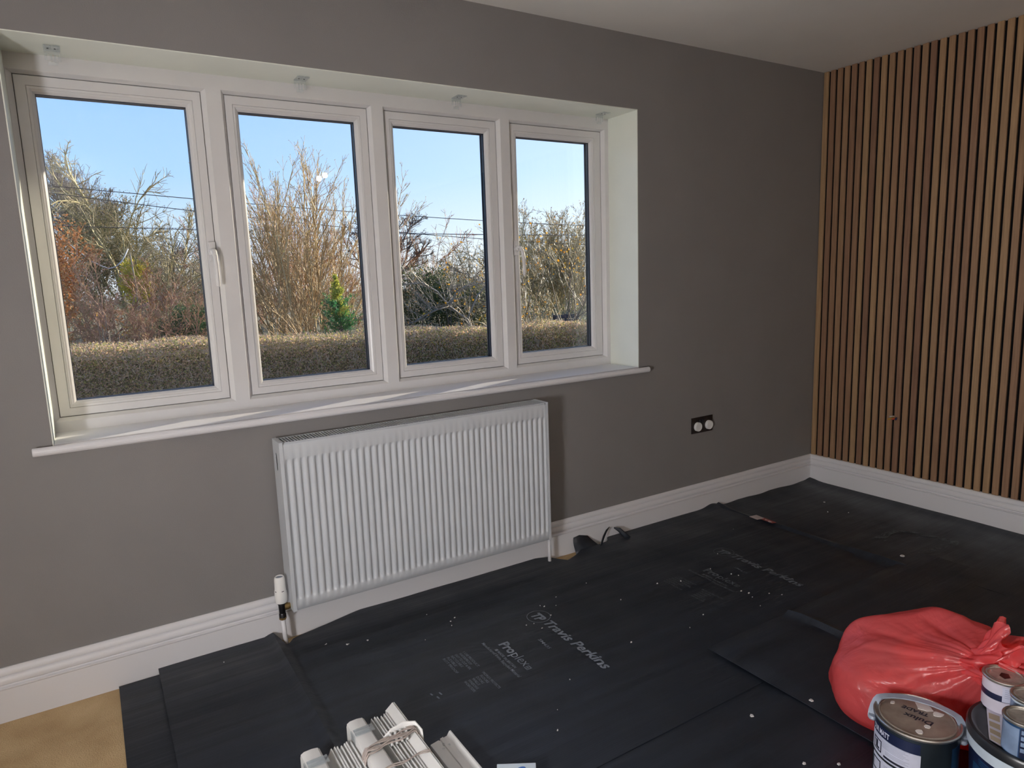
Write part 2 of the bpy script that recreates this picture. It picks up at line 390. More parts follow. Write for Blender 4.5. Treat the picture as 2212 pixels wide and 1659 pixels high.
# ------------------------------------------------------------------ window: frame, four sashes
OPEN = [(-3.686,-3.129), (-3.080,-2.535), (-2.488,-1.953), (-1.908,-1.373)]
CELL = [(-3.70,-3.1045), (-3.1045,-2.5115), (-2.5115,-1.9305), (-1.9305,-1.345)]
SASH = [(-3.672,-3.143), (-3.069,-2.547), (-2.477,-1.965), (-1.894,-1.385)]
GLAS = [(-3.620,-3.192), (-3.022,-2.597), (-2.436,-2.018), (-1.854,-1.445)]
OZ0, OZ1, SZ0, SZ1, GZ0, GZ1 = .854, 1.943, .865, 1.934, .914, 1.882
win = MB()
for (o0,o1), (c0,c1), (s0,s1) in zip(OPEN, CELL, SASH):
    win.loft([rect(c0,c1,.79,2.0,.272), rect(c0,c1,.79,2.0,.2035), rect(o0,o1,OZ0,OZ1,.2035), rect(o0+.001,o1-.001,OZ0+.001,OZ1-.001,.2045),
              rect(s0,s1,SZ0,SZ1,.221), rect(s0,s1,SZ0,SZ1,.243), rect(s0+.02,s1-.02,SZ0+.02,SZ1-.02,.244), rect(s0+.02,s1-.02,SZ0+.02,SZ1-.02,.272), rect(c0,c1,.79,2.0,.272)])
W = struct(win.build('window_1', 'upvc', fix=True))
W['_o'] = (0,0,0)
for i, ((s0,s1), (g0,g1)) in enumerate(zip(SASH, GLAS)):
    e = .0017
    b = MB().loft([rect(s0+e,s1-e,SZ0+e,SZ1-e,.2430), rect(s0+e,s1-e,SZ0+e,SZ1-e,.2235), rect(s0+e+.002,s1-e-.002,SZ0+e+.002,SZ1-e-.002,.2215),
                   rect(g0-.021,g1+.021,GZ0-.021,GZ1+.021,.2215), rect(g0-.020,g1+.020,GZ0-.020,GZ1+.020,.2245)])
    sash = b.build('sash', 'upvc', W)
    b = MB().loft([rect(g0-.020,g1+.020,GZ0-.020,GZ1+.020,.2245), rect(g0-.019,g1+.019,GZ0-.019,GZ1+.019,.2225), rect(g0-.012,g1+.012,GZ0-.012,GZ1+.012,.2235),
                   rect(g0-.0115,g1+.0115,GZ0-.0115,GZ1+.0115,.2255), rect(g0-.006,g1+.006,GZ0-.006,GZ1+.006,.2285), rect(g0,g1,GZ0,GZ1,.2365), rect(g0,g1,GZ0,GZ1,.2400)])
    b.build('glazing_bead', 'upvc', sash)
    b = MB().loft([rect(g0-.004,g1+.004,GZ0-.004,GZ1+.004,.2445), rect(g0+.001,g1-.001,GZ0+.001,GZ1-.001,.2445), rect(g0+.001,g1-.001,GZ0+.001,GZ1-.001,.2585), rect(g0-.004,g1+.004,GZ0-.004,GZ1+.004,.2585)])
    b.build('spacer_bar', 'spacer', sash)
    b = MB().loft([rect(g0-.012,g1+.012,GZ0-.012,GZ1+.012,.2630), rect(g0+.002,g1-.002,GZ0+.002,GZ1-.002,.2650), rect(g0+.002,g1-.002,GZ0+.002,GZ1-.002,.2715), rect(s0+.015,s1-.015,SZ0+.015,SZ1-.015,.2725)])
    b.build('outer_gasket', 'spacer', sash)
    MB().box(g0-.006,g1+.006,.2404,.2440,GZ0-.006,GZ1+.006).build('glass_pane', 'window_glass', sash)
    b = MB().box(g0-.006,g1+.006,-.0018,.0018,GZ0-.006,GZ1+.006)
    cx, cz = (g0+g1)/2, (GZ0+GZ1)/2                        # the outer pane bows a hair out of parallel
    b.v = [(x, .2608 + y + (x-cx)*.0052 + (z-cz)*.0030, z) for x, y, z in b.v]
    b.build('glass_pane', 'window_glass', sash)
    # dark rubber line between sash and frame
    MB().loft([rect(s0-.0005,s1+.0005,SZ0-.0005,SZ1+.0005,.2300), rect(s0+e+.001,s1-e-.001,SZ0+e+.001,SZ1-e-.001,.2300), rect(s0+e+.001,s1-e-.001,SZ0+e+.001,SZ1-e-.001,.2320)]).build('seal', 'rubber', sash)
    if i in (0, 3):
        h = MB(); hx = -3.157 if i == 0 else -1.886
        h.box(hx-.0115, hx+.0115, .209, .2215, 1.362, 1.428)
        h.lathe((hx, .205, 1.392), [(.0135,.008),(.0135,-.012),(.011,-.018),(.006,-.020)], 16, 'y')
        dx = .002 if i == 0 else .012
        h.tube([(hx,.192,1.398),(hx+dx*.2,.180,1.394),(hx+dx*.5,.171,1.380),(hx+dx*.8,.168,1.350),(hx+dx,.168,1.310),(hx+dx,.169,1.272)], [.008,.0088,.0085,.0078,.0075,.0068], 12)
        hd = h.build('window_handle', 'upvc', sash, bevel=.002); 
        k = MB().lathe((hx-.001, .1838, 1.392), [(.0052,.004),(.0052,-.0015),(.003,-.0018),(.002,.001)], 14, 'y')
        k.build('lock_button', 'dark_metal', sash)

# ------------------------------------------------------------------ blind brackets under the head of the reveal
def bracket(x, y, label):
    t = thing('blind_bracket', (x, y, WZ1), label, 'bracket', 'clear blind brackets along the window head')
    b = MB().box(x-.021, x+.021, y-.055, y, WZ1-.004, WZ1-.0005)
    b.box(x-.019, x-.002, y-.060, y-.052, WZ1-.008, WZ1-.002).box(x+.004, x+.019, y-.060, y-.052, WZ1-.008, WZ1-.002)
    b.build('top_plate', 'clear_plastic', t, bevel=.001)
    b = MB().box(x-.021, x+.021, y-.002, y+.0015, WZ1-.012, WZ1-.0005)
    b.box(x-.021, x-.013, y-.002, y+.0015, WZ1-.030, WZ1-.012).box(x+.014, x+.021, y-.002, y+.0015, WZ1-.032, WZ1-.012)
    b.box(x-.006, x-.001, y-.002, y+.0015, WZ1-.034, WZ1-.012).box(x+.004, x+.009, y-.002, y+.0015, WZ1-.034, WZ1-.012)
    b.box(x-.013, x+.011, y-.002, y+.0015, WZ1-.043, WZ1-.033)
    b.build('clip', 'clear_plastic', t, bevel=.0008)
    for dx in (-.010, .008): MB().lathe((x+dx, y-.030, WZ1-.0048), [(.0008,-.0004),(.0026,-.0003),(.0026,.0012)], 10).build('screw', 'dark_metal', t)
for x, y, lb in ((-3.560,.138,'clear plastic blind bracket screwed above the leftmost window pane'), (-2.820,.148,'clear plastic blind bracket above the second pane from the left'),
                 (-2.192,.146,'clear plastic blind bracket above the third pane from the left'), (-1.456,.140,'clear plastic blind bracket nearest the right end of the window head')):
    bracket(x, y, lb)

# ------------------------------------------------------------------ slatted oak panels on the right wall
order = ['first', 'second', 'third', 'fourth', 'fifth']
slat_me = {}
for pnl in range(4):
    y1 = -.0045 - pnl*.600; 
    lb = ['slatted oak wall panel in the corner beside the window wall', 'slatted oak wall panel with cut wires poking out, second from the window corner', 'slatted oak wall panel, third from the window corner', 'slatted oak wall panel, fourth from the window corner'][pnl]
    if pnl == 0: lb = 'slatted oak wall panel in the window corner with a wire stub low down'
    if pnl == 1: lb = 'slatted oak wall panel next to the one in the window corner'
    t = thing('slatted_wall_panel', (XR, y1, .1664), lb, 'wall panel')
    MB().box(.0105, XR, y1-.600, y1, .1664, HC-.004).build('felt_backing', 'felt_black', t)
    for k in range(15):
        ya = y1 - .040*k
        pr = -.002 if k == 14 else 0.0
        if 'slat' not in slat_me:
            o = MB().box(0, .0105, -.0275, 0, .1664, HC-.0015).build('slat', 'oak_veneer', bevel=.0008, seg=1); slat_me['slat'] = o.data
            o.parent = t; o.location = (-XR, 0, -.1664)
        else:
            o = bpy.data.objects.new('slat', slat_me['slat']); C.objects.link(o); o.parent = t; o.location = (pr - XR, -.040*k, -.1664)
            bv = o.modifiers.new('bevel', 'BEVEL'); bv.width = .0008; bv.segments = 1
# cut wires poking out between two slats
t = thing('wire_stub', (0, -.488, .462), 'cut coloured wires poking out between the oak slats', 'wire')
for nm, mt, pts in (('wire', 'wire_grey', [(.008,-.485,.468),(-.012,-.480,.470),(-.026,-.474,.470)]), ('wire', 'wire_red', [(.008,-.490,.460),(-.012,-.490,.458),(-.024,-.489,.458)]),
                    ('wire', 'wire_brown', [(.008,-.486,.462),(-.016,-.478,.459),(-.032,-.470,.455)]), ('wire', 'wire_blue', [(.008,-.496,.464),(-.008,-.499,.462),(-.016,-.502,.456)])):
    MB().tube(pts, .0042, 8).build(nm, mt, t, smooth=True)

# ------------------------------------------------------------------ radiator
RX0, RX1, RZ0, RZ1, RYF, RYB = -3.064, -1.966, .142, .747, -.122, -.026
rad = thing('radiator', (-2.515, -.07, .142), 'white double panel radiator with fluted front under the window', 'radiator')
def panel(yf, sgn, name):
    npch, pitch = 43, .0250
    x0 = RX0 + .0135; xe = RX1 - .0135
    start = (x0 + xe)/2 - npch*pitch/2
    cs = [(0,0),(.14,0),(.22,.25),(.32,.75),(.42,1),(.58,1),(.68,.75),(.78,.25),(.86,0)]
    xs = [x0]; dd = [0.0]
    for k in range(npch):
        for f, dv in cs:
            xs.append(start + (k+f)*pitch); dd.append(dv)
    xs += [xe]; dd += [0.0]
    zs = [(RZ0+.004,0),(RZ0+.038,0),(RZ0+.042,.35),(RZ0+.048,.85),(RZ0+.056,1),(RZ1-.080,1),(RZ1-.070,.85),(RZ1-.063,.35),(RZ1-.058,0),(RZ1-.012,0),(RZ1-.006,-.15)]
    b = MB(); rings = []
    for z, w in zs: rings.append([(x, yf + sgn*(.0080*d*max(w,0)) + (sgn*.002 if w < 0 else 0), z) for x, d in zip(xs, dd)])
    rings.append([(x, yf + sgn*.010, RZ1-.003) for x in xs])
    rings.insert(0, [(x, yf + sgn*.008, RZ0) for x in xs])
    b.loft(rings, False)
    return b.build(name, 'radiator_enamel', rad, smooth=True)
panel(RYF+.0015, 1, 'front_panel'); panel(RYB-.004, -1, 'back_panel')
MB().box(RX0+.015, RX1-.015, RYF+.014, RYF+.018, RZ0+.01, RZ1-.012).box(RX0+.015, RX1-.015, RYB-.02, RYB-.016, RZ0+.01, RZ1-.012).build('panel_back', 'radiator_enamel', rad)
for sx, x0, x1 in ((-1, RX0, RX0+.002), (1, RX1-.002, RX1)):
    N = 32; zc, hl, hr = .672, .020, .0115; yc = (RYF+RYB)/2 + .006
    out = []; inn = []
    for k in range(N):
        a = 2*PI*k/N; ca, sa = math.cos(a), math.sin(a)
        s_ = 1/max(abs(ca)/((RYB-RYF)/2), abs(sa)/((RZ1-RZ0)/2) * 1.0) if False else None
        inn.append((yc + hr*ca, zc + hr*sa + (hl if sa >= 0 else -hl)))
    per = []
    corners = [(RYB, zc), (RYB, RZ1), (RYF, RZ1), (RYF, RZ0), (RYB, RZ0)]
    for k in range(N):
        a = 2*PI*k/N
        q = k/N*8
        # walk the rectangle in step with the slot, corners at 1/8, 3/8, 5/8, 7/8
        if q <= 1: per.append((RYB, zc + (RZ1-zc)*q))
        elif q <= 3: per.append((RYB + (RYF-RYB)*(q-1)/2, RZ1))
        elif q <= 5: per.append((RYF, RZ1 + (RZ0-RZ1)*(q-3)/2))
        elif q <= 7: per.append((RYF + (RYB-RYF)*(q-5)/2, RZ0))
        else: per.append((RYB, RZ0 + (zc-RZ0)*(q-7)))
    b = MB().loft([[(x0,y,z) for y,z in inn], [(x0,y,z) for y,z in per], [(x1,y,z) for y,z in per], [(x1,y,z) for y,z in inn], [(x0,y,z) for y,z in inn]])
    xa, xb = (x0, x0+.0125) if sx < 0 else (x1-.0125, x1)
    xa, xb = (xa+.0006, xb) if sx < 0 else (xa, xb-.0006)
    b.box(xa, xb, RYF-.0006, RYF+.0015, RZ0+.002, RZ1-.002); b.box(xa, xb, RYB-.0015, RYB+.0006, RZ0+.002, RZ1-.002)
    b.box(xa, xb, RYF+.0004, RYB-.0004, RZ1-.0025, RZ1+.0004)
    b.build('side_panel', 'radiator_enamel', rad, auto=40)
g = MB().box(RX0+.002, RX0+.017, RYF+.001, RYB-.001, RZ1-.004, RZ1-.0008).box(RX1-.017, RX1-.002, RYF+.001, RYB-.001, RZ1-.004, RZ1-.0008).box(RX0+.012, RX1-.012, RYF+.001, RYF+.009, RZ1-.004, RZ1-.001).box(RX0+.012, RX1-.012, RYB-.009, RYB-.001, RZ1-.004, RZ1-.001)
nb = 102
for k in range(nb+1):
    x = RX0+.016 + (RX1-RX0-.032)*k/nb
    g.box(x-.0024, x+.0024, RYF+.008, RYB-.008, RZ1-.0042, RZ1-.0012)
g.build('top_grille', 'radiator_enamel', rad)
# convector fins inside, seen as dark depth below the grille
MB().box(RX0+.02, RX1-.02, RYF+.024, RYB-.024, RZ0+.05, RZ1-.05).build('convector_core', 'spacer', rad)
# thermostatic valve
vx, vy = -3.092, -.074
h = MB().lathe((vx, vy, .170), [(.0185,0),(.0205,.004),(.0212,.022),(.0208,.042),(.0195,.048),(.0188,.052),(.0180,.086),(.0165,.093),(.0140,.0955),(.0125,.093),(.002,.0925)], 28)
th = h.build('thermostat_head', 'white_plastic', rad, auto=35)
b = MB()
for a in (3.6, 4.9, 5.9):
    c, s_ = math.cos(a), math.sin(a)
    b.add([(vx + .0206*math.cos(a+d), vy + .0206*math.sin(a+d), .2155+z) for d, z in ((-.2,-.001),(.2,-.001),(.2,.0015),(-.2,.0015))], [(0,1,2,3)])
b.build('scale_mark', 'ink', th)
MB().lathe((vx, vy, .2628), [(.0115,0),(.0105,.0008),(.003,.0009)], 20).build('cap_disc', 'handle_grey', th)
MB().lathe((vx, vy, .118), [(.010,-.006),(.0125,-.004),(.0125,.008),(.0105,.012),(.0115,.014),(.0120,.044),(.0140,.046),(.0140,.053)], 18).build('valve_body', 'dark_metal', rad, auto=35)
MB().lathe((vx, vy, .106), [(.0118,0),(.0128,.002),(.0128,.010),(.0118,.012)], 6).build('compression_nut', 'brass', rad)
MB().lathe((vx, vy, .150), [(.0125,.008),(.0125,.022),(.0105,.024),(.0105,.040)], 14, 'x').build('union_nut', 'brass', rad, auto=35)
MB().tube([(vx,vy,.108),(vx+.001,vy,.05),(vx+.004,vy-.002,.0)], .0078, 12).build('tail_pipe', 'white_gloss', rad, smooth=True)
lx = RX1 + .020
MB().lathe((lx, vy, .130), [(.0085,0),(.0085,.012),(.0065,.014),(.0095,.018),(.0095,.046),(.007,.048),(.007,.058),(.004,.062)], 14).lathe((lx-.022, vy, .150), [(.009,0),(.009,.02)], 10, 'x').build('lockshield_valve', 'dark_metal', rad, auto=35)
MB().tube([(lx,vy,.132),(lx,vy,.0)], .0075, 12).build('tail_pipe', 'white_gloss', rad, smooth=True)

# ------------------------------------------------------------------ double socket
sk = thing('wall_socket', (-.921, 0, .479), 'dark metal double socket on the grey wall with two round white covers', 'socket')
MB().box(-.997,-.845,-.0065,-.0005,.438,.521).build('face_plate', 'bronze_plate', sk, bevel=.002)
for sx in (-.9385, -.9185): MB().box(sx-.006, sx+.006, -.0095, -.006, .489, .508).build('rocker_switch', 'rubber', sk, bevel=.001)
for sx in (-.959, -.8785):
    MB().lathe((sx, -.006, .4735), [(.0235,0),(.0235,-.0125),(.0215,-.0145),(.0195,-.0145),(.0190,-.0135),(.002,-.0135)], 28, 'y').build('socket_cover', 'white_plastic', sk, auto=35)
for sx in (-.984, -.858): MB().lathe((sx, -.0065, .4795), [(.003,0),(.003,-.0006),(.001,-.0008)], 10, 'y').build('screw', 'dark_metal', sk)

# ------------------------------------------------------------------ black protection sheets on the carpet
rng = np.random.default_rng(7)
def noise2(x, y, seed, f):
    r = np.random.default_rng(seed); s = 0
    for k in range(5):
        a, b_, p_ = r.uniform(-1,1)*f*(1+k*.7), r.uniform(-1,1)*f*(1+k*.7), r.uniform(0, 6.28)
        s += math.sin(a*x + b_*y + p_)/(1+k*.6)
    return s/3
def sheet(name, label, x0, x1, yf0, yf1, zf, nx, ny, group='black floor protection sheets'):
    b = MB(); n1 = nx+1
    top = []; 
    for j in range(ny+1):
        for i in range(nx+1):
            x = x0 + (x1-x0)*i/nx; ya = yf0(x) if callable(yf0) else yf0; yb = yf1(x) if callable(yf1) else yf1
            w = j/ny; y = ya + (yb-ya)*w
            top.append((x, y, zf(x, y)))
    b.v = top + [(x, y, z-.0025) for x, y, z in top]
    N = len(top)
    for j in range(ny):
        for i in range(nx):
            a = j*n1+i; b.f.append((a, a+1, a+n1+1, a+n1)); b.f.append((N+a, N+a+n1, N+a+n1+1, N+a+1))
    for i in range(nx):
        b.f.append((i, N+i, N+i+1, i+1)); a = ny*n1+i; b.f.append((a, a+1, N+a+1, N+a))
    for j in range(ny):
        a = j*n1; b.f.append((a, a+n1, N+a+n1, N+a)); a = j*n1+nx; b.f.append((a, N+a, N+a+n1, a+n1))
    t = thing(name, ((x0+x1)/2, yf0 if not callable(yf0) else yf0((x0+x1)/2), .004), label, 'floor sheet', group)
    b.build('sheet', 'black_sheet', t, smooth=False, auto=35)
    return t
g = lambda x, c, w: math.exp(-((x-c)/w)**2)
def zB(x, y):
    z = .0155 + .0025*noise2(x, y, 3, 6) + .0008*noise2(x, y, 5, 30)
    z += .012*g(y, .0, .05)*(.6+.4*noise2(x, y, 8, 5)) + .018*g(x, -.86, .05)*g(y, 0, .05)
    z += .017*max(0, 1-abs(x+3.118)/.026) - .006*max(0, 1-abs(x+3.085)/.02)       # crease
    for c, a, s_ in ((-.33, .0016, 3), (-.62, .0020, 5), (-.80, .0028, 9), (-.95, .0024, 4)): z += a*math.tanh((y-c-.012*math.sin(x*1.7+s_))/.008)
    z -= .011*max(0, min(1, (-1.10-y)/.06))                                             # dips at the front edge
    z -= .004*max(0, min(1, (x+.90)/.10))
    return max(z, .0075)
def yB(x):
    pts = [(-3.5,-.020),(-3.125,-.020),(-3.095,-.105),(-3.06,-.075),(-2.84,-.030),(-2.80,-.022),(-2.1,-.020),(-1.985,-.020),(-1.93,-.040),(-1.875,-.115),(-1.80,-.085),(-1.765,-.060),(-1.70,-.062),(-1.60,-.055),(-1.575,-.020),(-.8,-.020)]
    for (a, ya), (c, yc) in zip(pts, pts[1:]):
        if a <= x <= c: return ya + (yc-ya)*(x-a)/(c-a)
    return -.02
sheet('protection_sheet', 'long black printed protection sheet below the radiator', -3.49, -.80, -1.175, yB, zB, 190, 70)
zA = lambda x, y: .006 + .0015*noise2(x, y, 11, 7) + .008*g(y, -.02, .04)
sheet('protection_sheet', 'narrow black sheet edge overlapping the beige carpet under the radiator sheet', -3.606, -3.40, -2.3, lambda x: -.03, zA, 14, 60)
zC = lambda x, y: .0085 + .0022*noise2(x, y, 13, 7) + .020*g(y, -.02, .05)*(.7+.3*noise2(x, y, 2, 9)) + .020*max(0, 1-abs(x+.045*y+.815)/.03) + .010*g(x, -.02, .04)
sheet('protection_sheet', 'scuffed black sheet along the slatted wall skirting', -.83, -.021, -3.2, lambda x: -.022 - .006*math.sin(x*23), zC, 44, 110)
def zD(x, y): return .0036 + .0004*noise2(x, y, 17, 8) + .010*max(0, min(1, (-1.215-y)/.06)) + .0016*math.tanh((y+1.42+.02*math.sin(x))/.01)
sheet('protection_sheet', 'black sheet in the foreground under the white blinds', -3.40, -1.6, -2.7, -1.125, zD, 60, 50)
def zE(x, y):
    e = min(1, max(0, (-.957-y)/.05)); e2 = min(1, max(0, (x+1.92)/.05))
    return .0205 + .007*min(e, 1)*e2 + .0012*noise2(x, y, 21, 7) + .013*max(0, 1-abs(x+1.50+.02*(y+1))/.018) - .004*g(x, -1.53, .03)
sheet('protection_sheet', 'black sheet lying on top of the others under the red sack', -1.92, -.60, -2.6, -.957, zE, 72, 64)
# curled torn scraps by the lockshield valve
t = thing('torn_scrap', (-1.70, -.04, .018), 'torn black scrap of sheet curling up against the skirting', 'scrap')
b = MB(); rr = []
for k in range(7):
    w = k/6; rr.append([(-1.795+.02*w, -.070+.046*math.sin(w*1.5), .015+.060*w), (-1.74, -.068+.046*math.sin(w*1.5), .015+.064*w), (-1.65-.045*w, -.066+.040*math.sin(w*1.5), .015+.052*w)])
b.loft(rr, False)
o = b.build('flap', 'black_sheet', t, smooth=True); sm = o.modifiers.new('s', 'SOLIDIFY'); sm.thickness = .002
b = MB().tube([(-1.66,-.075,.018),(-1.625,-.055,.050),(-1.60,-.045,.072),(-1.575,-.040,.086)], [.012,.013,.010,.003], 6, flat=.2)
b.tube([(-1.545,-.036,.074),(-1.525,-.048,.064),(-1.505,-.062,.040),(-1.49,-.080,.020)], [.003,.010,.012,.012], 6, flat=.2)
b.build('curl', 'black_sheet', t, smooth=True)

def on_sheet(x, y):
    z = zB(x, y)
    return z + .0012
def print_block(parent, dx, m_main, m_small):
    """lettering printed along -y, letter tops towards +x"""
    def word(nm, body, x, y0, y1, mt, height, bold=0.0, shear=0.0):
        vs, fs = text_mesh(body, y0-y1, (x+dx, y0, 0), (0,-1,0), (1,0,0), height, bold, shear)
        b = MB(); b.add([(v.x, v.y, on_sheet(v.x, v.y)) for v in vs], fs); b.build(nm, mt, parent, fix=False)
    # roundel
    b = MB(); N = 48; c = (-2.262+dx, -.452)
    ring = lambda r: [(c[0]+r*math.cos(2*PI*k/N), c[1]+r*math.sin(2*PI*k/N), on_sheet(c[0], c[1])+.0006) for k in range(N)]
    b.loft([ring(.0445), ring(.0425)]); b.build('printed_roundel', m_small, parent, fix=False)
    word('printed_monogram', 'TP', -2.283, -.427, -.482, m_main, .040, .04, .15)
    word('printed_lettering', 'Travis Perkins', -2.276, -.500, -.848, m_main, .038, .025, .18)
    word('printed_lettering', 'SM435', -2.356, -.585, -.652, m_small, .012, .005, .15)
    word('printed_lettering', 'Pro', -2.484, -.533, -.606, m_main, .036, .035)
    word('printed_lettering', 'plex', -2.484, -.609, -.692, m_main, .036, -.004)
    b = MB(); y0, y1, xa, xb = -.696, -.715, -2.486+dx, -2.466+dx; z = on_sheet(xa, y0)
    for q in ((xa,xb,y0,y0-.003),(xa,xb,y1+.003,y1),(xa,xa+.003,y0,y1),(xb-.003,xb,y0,y1),(xa+.008,xa+.011,y0,y1+.006),(xa,xb-.006,-.704,-.707)):
        b.add([(q[0],q[2],z),(q[1],q[2],z),(q[1],q[3],z),(q[0],q[3],z)], [(0,1,2,3)])
    b.build('printed_symbol', m_main, parent, fix=False)
    word('printed_lettering', '■ MADE IN BRITAIN', -2.513, -.555, -.683, m_small, .0105, .012)
    word('printed_lettering', 'Manufactured from Recycled Material', -2.530, -.494, -.733, m_small, .0120, .004)
    for i, s_ in enumerate(('1 USE PRODUCT', 'WATERPROOF', 'EASY TO CUT & FIX', 'RECYCLABLE', 'FLEXIBLE', 'ROT PROOF')):
        w = (.104, .082, .104, .078, .062, .100)[i]; word('printed_lettering', s_, -2.610-.0150*i, -.506, -.506-w, m_small, .0092, .004)
    for i, s_ in enumerate(('PROPLEX PROTECTS', 'FLOORS', 'DOORS', 'WALLS', 'WINDOWS', 'WORKTOPS')):
        w = (.106, .048, .042, .042, .058, .066)[i]; word('printed_lettering', s_, -2.612-.0145*i, -.642 - (.012 if i else 0), -.642-w-(.012 if i else 0), m_small, .0092, .004)
shB = [o for o in C.objects if o.get('label', '').startswith('long black printed')][0]
print_block(shB, 0.0, 'print_grey', 'print_grey')
print_block(shB, 1.0, 'print_faint', 'print_faint')
# the faint recycling mark and scuffs on the sheets
b = MB()
for q in ((-2.775,-.660,.016),(-2.79,-.675,.014),(-2.80,-.650,.012)):
    z = on_sheet(q[0], q[1]); b.add([(q[0],q[1],z),(q[0]+.002,q[1]-q[2],z),(q[0]+.007,q[1]-q[2],z),(q[0]+.005,q[1],z)], [(0,1,2,3)])
b.build('printed_symbol', 'print_grey', shB, fix=False)
shC = [o for o in C.objects if o.get('label', '').startswith('scuffed black')][0]
def smear(pts, w, seed):
    r = random.Random(seed); b = MB()
    for k in range(26):
        t = r.random(); i = min(int(t*(len(pts)-1)), len(pts)-2); f = t*(len(pts)-1)-i
        x = pts[i][0]+(pts[i+1][0]-pts[i][0])*f + r.gauss(0, w); y = pts[i][1]+(pts[i+1][1]-pts[i][1])*f + r.gauss(0, w)
        a = math.atan2(pts[i+1][1]-pts[i][1], pts[i+1][0]-pts[i][0]) + r.gauss(0,.25); ln = r.uniform(.010,.035); wd = r.uniform(.002,.006)
        c, s_ = math.cos(a), math.sin(a); z = zC(x, y) + .0012 + k*.00003
        b.add([(x+c*u-s_*v, y+s_*u+c*v, z) for u, v in ((-ln,-wd*.4),(0,-wd),(ln,-wd*.3),(ln*.8,wd*.5),(0,wd),(-ln*.8,wd*.4))], [(0,1,2,3,4,5)])
    b.build('paint_smear', 'scuff', shC, fix=False)
smear([(-.545,-.745),(-.47,-.742),(-.40,-.735)], .012, 1); smear([(-.56,-.955),(-.45,-.965),(-.32,-.975)], .009, 2); smear([(-.40,-.74),(-.36,-.85),(-.32,-.96)], .014, 3)

# red and white sticker strip at the joint
t = thing('sticker', (-.80, -.31, .02), 'torn red and white sticker on the black sheet joint', 'sticker')
def stk(poly, mt, nm, dz):
    b = MB(); b.loft([[(x, y, .0285+dz+d) for x, y in poly] for d in (0, .0008)], True, True); b.build(nm, mt, t)
stk([(-.832,-.240),(-.785,-.246),(-.792,-.300),(-.836,-.292)], 'tape_white', 'white_end', .0010)
stk([(-.812,-.285),(-.784,-.290),(-.793,-.372),(-.818,-.366)], 'tape_red', 'red_end', .0)
stk([(-.812,-.318),(-.800,-.312),(-.803,-.330)], 'tape_white', 'white_mark', .0016); stk([(-.817,-.338),(-.803,-.336),(-.808,-.358),(-.820,-.352)], 'tape_white', 'white_mark', .0016)

# flakes of paint and filler scattered on the sheets
FL = [(-2.55,-.30,.008),(-2.525,-.285,.009),(-2.56,-.33,.006),(-2.68,-.36,.004),(-2.21,-.385,.007),(-2.20,-.40,.009),(-2.16,-.42,.004),(-2.22,-.47,.009),(-2.305,-.485,.008),(-2.335,-.480,.006),(-2.30,-.53,.006),(-2.12,-.365,.007),(-1.95,-.34,.004),(-1.93,-.53,.007),
      (-2.10,-.78,.011),(-1.63,-.55,.010),(-1.72,-.51,.009),(-1.41,-.62,.008),(-1.395,-.645,.007),(-1.50,-.745,.009),(-1.49,-.775,.010),(-1.50,-.80,.006),(-1.42,-.815,.012),(-1.39,-.85,.010),(-1.53,-.86,.005),(-1.86,-.82,.006),(-1.76,-.79,.009),(-1.30,-.45,.005),
      (-1.445,-.54,.008),(-1.02,-.30,.004),(-2.40,-.83,.005),(-2.98,-.19,.010),(-2.92,-.235,.018),(-2.85,-.25,.010),(-2.60,-.20,.005),(-3.30,-.10,.005),(-2.52,-.93,.004),(-2.57,-1.00,.006)]
for i, (x, y, s_) in enumerate(FL):
    r = random.Random(i); b = MB(); k = r.randint(4, 6); z = zB(x, y) + .0008; s_ *= .72
    ring = [(x + s_*r.uniform(.35,1)*.75*math.cos(2*PI*j/k+.3), y + s_*r.uniform(.3,.9)*.6*math.sin(2*PI*j/k+.3)) for j in range(k)]
    b.loft([[(a, c, z) for a, c in ring], [(a*.96+x*.04, c*.96+y*.04, z + r.uniform(.001,.0035)) for a, c in ring]], True, True)
    tag(b.build('paint_flake', 'flake'), 'small white flake of dried paint or filler scattered on the printed black sheet', 'flake', 'paint flakes on the printed sheet')
for i, (x, y, s_, zf) in enumerate(((-.66,-.915,.014,zC),(-.579,-1.006,.008,zC),(-.30,-.30,.006,zC),(-.35,-.47,.004,zC),(-.42,-.40,.004,zC))):
    r = random.Random(90+i); b = MB(); k = 6; z = zf(x, y) + .0004
    ring = [(x + s_*r.uniform(.7,1)*math.cos(2*PI*j/k), y + s_*r.uniform(.6,.9)*math.sin(2*PI*j/k)) for j in range(k)]
    b.loft([[(a, c, z) for a, c in ring], [(a*.8+x*.2, c*.8+y*.2, z+.003) for a, c in ring]], True, True)
    tag(b.build('paint_flake', 'flake'), 'small pale chip lying on the scuffed sheet by the slatted wall', 'flake', 'pale chips on the scuffed sheet')
for i, (x, y, s_, dz) in enumerate(((-1.90,-1.33,.012,.0),(-1.735,-1.315,.016,.006),(-2.085,-1.27,.011,0),(-2.13,-1.47,.009,0),(-2.06,-1.52,.008,0))):
    r = random.Random(190+i); b = MB(); k = 5; s_ *= .75; z = (zE(x, y) if x > -1.92 else zD(x, y)) + .0006
    ring = [(x + s_*r.uniform(.5,1)*math.cos(2*PI*j/k), y + s_*r.uniform(.4,.8)*math.sin(2*PI*j/k)) for j in range(k)]
    b.loft([[(a, c, z) for a, c in ring], [(a*.9+x*.1, c*.9+y*.1, z+.003) for a, c in ring]], True, True)
    tag(b.build('paint_flake', 'flake'), 'small pale chip on the black sheet before the red sack', 'flake', 'pale chips near the red sack')

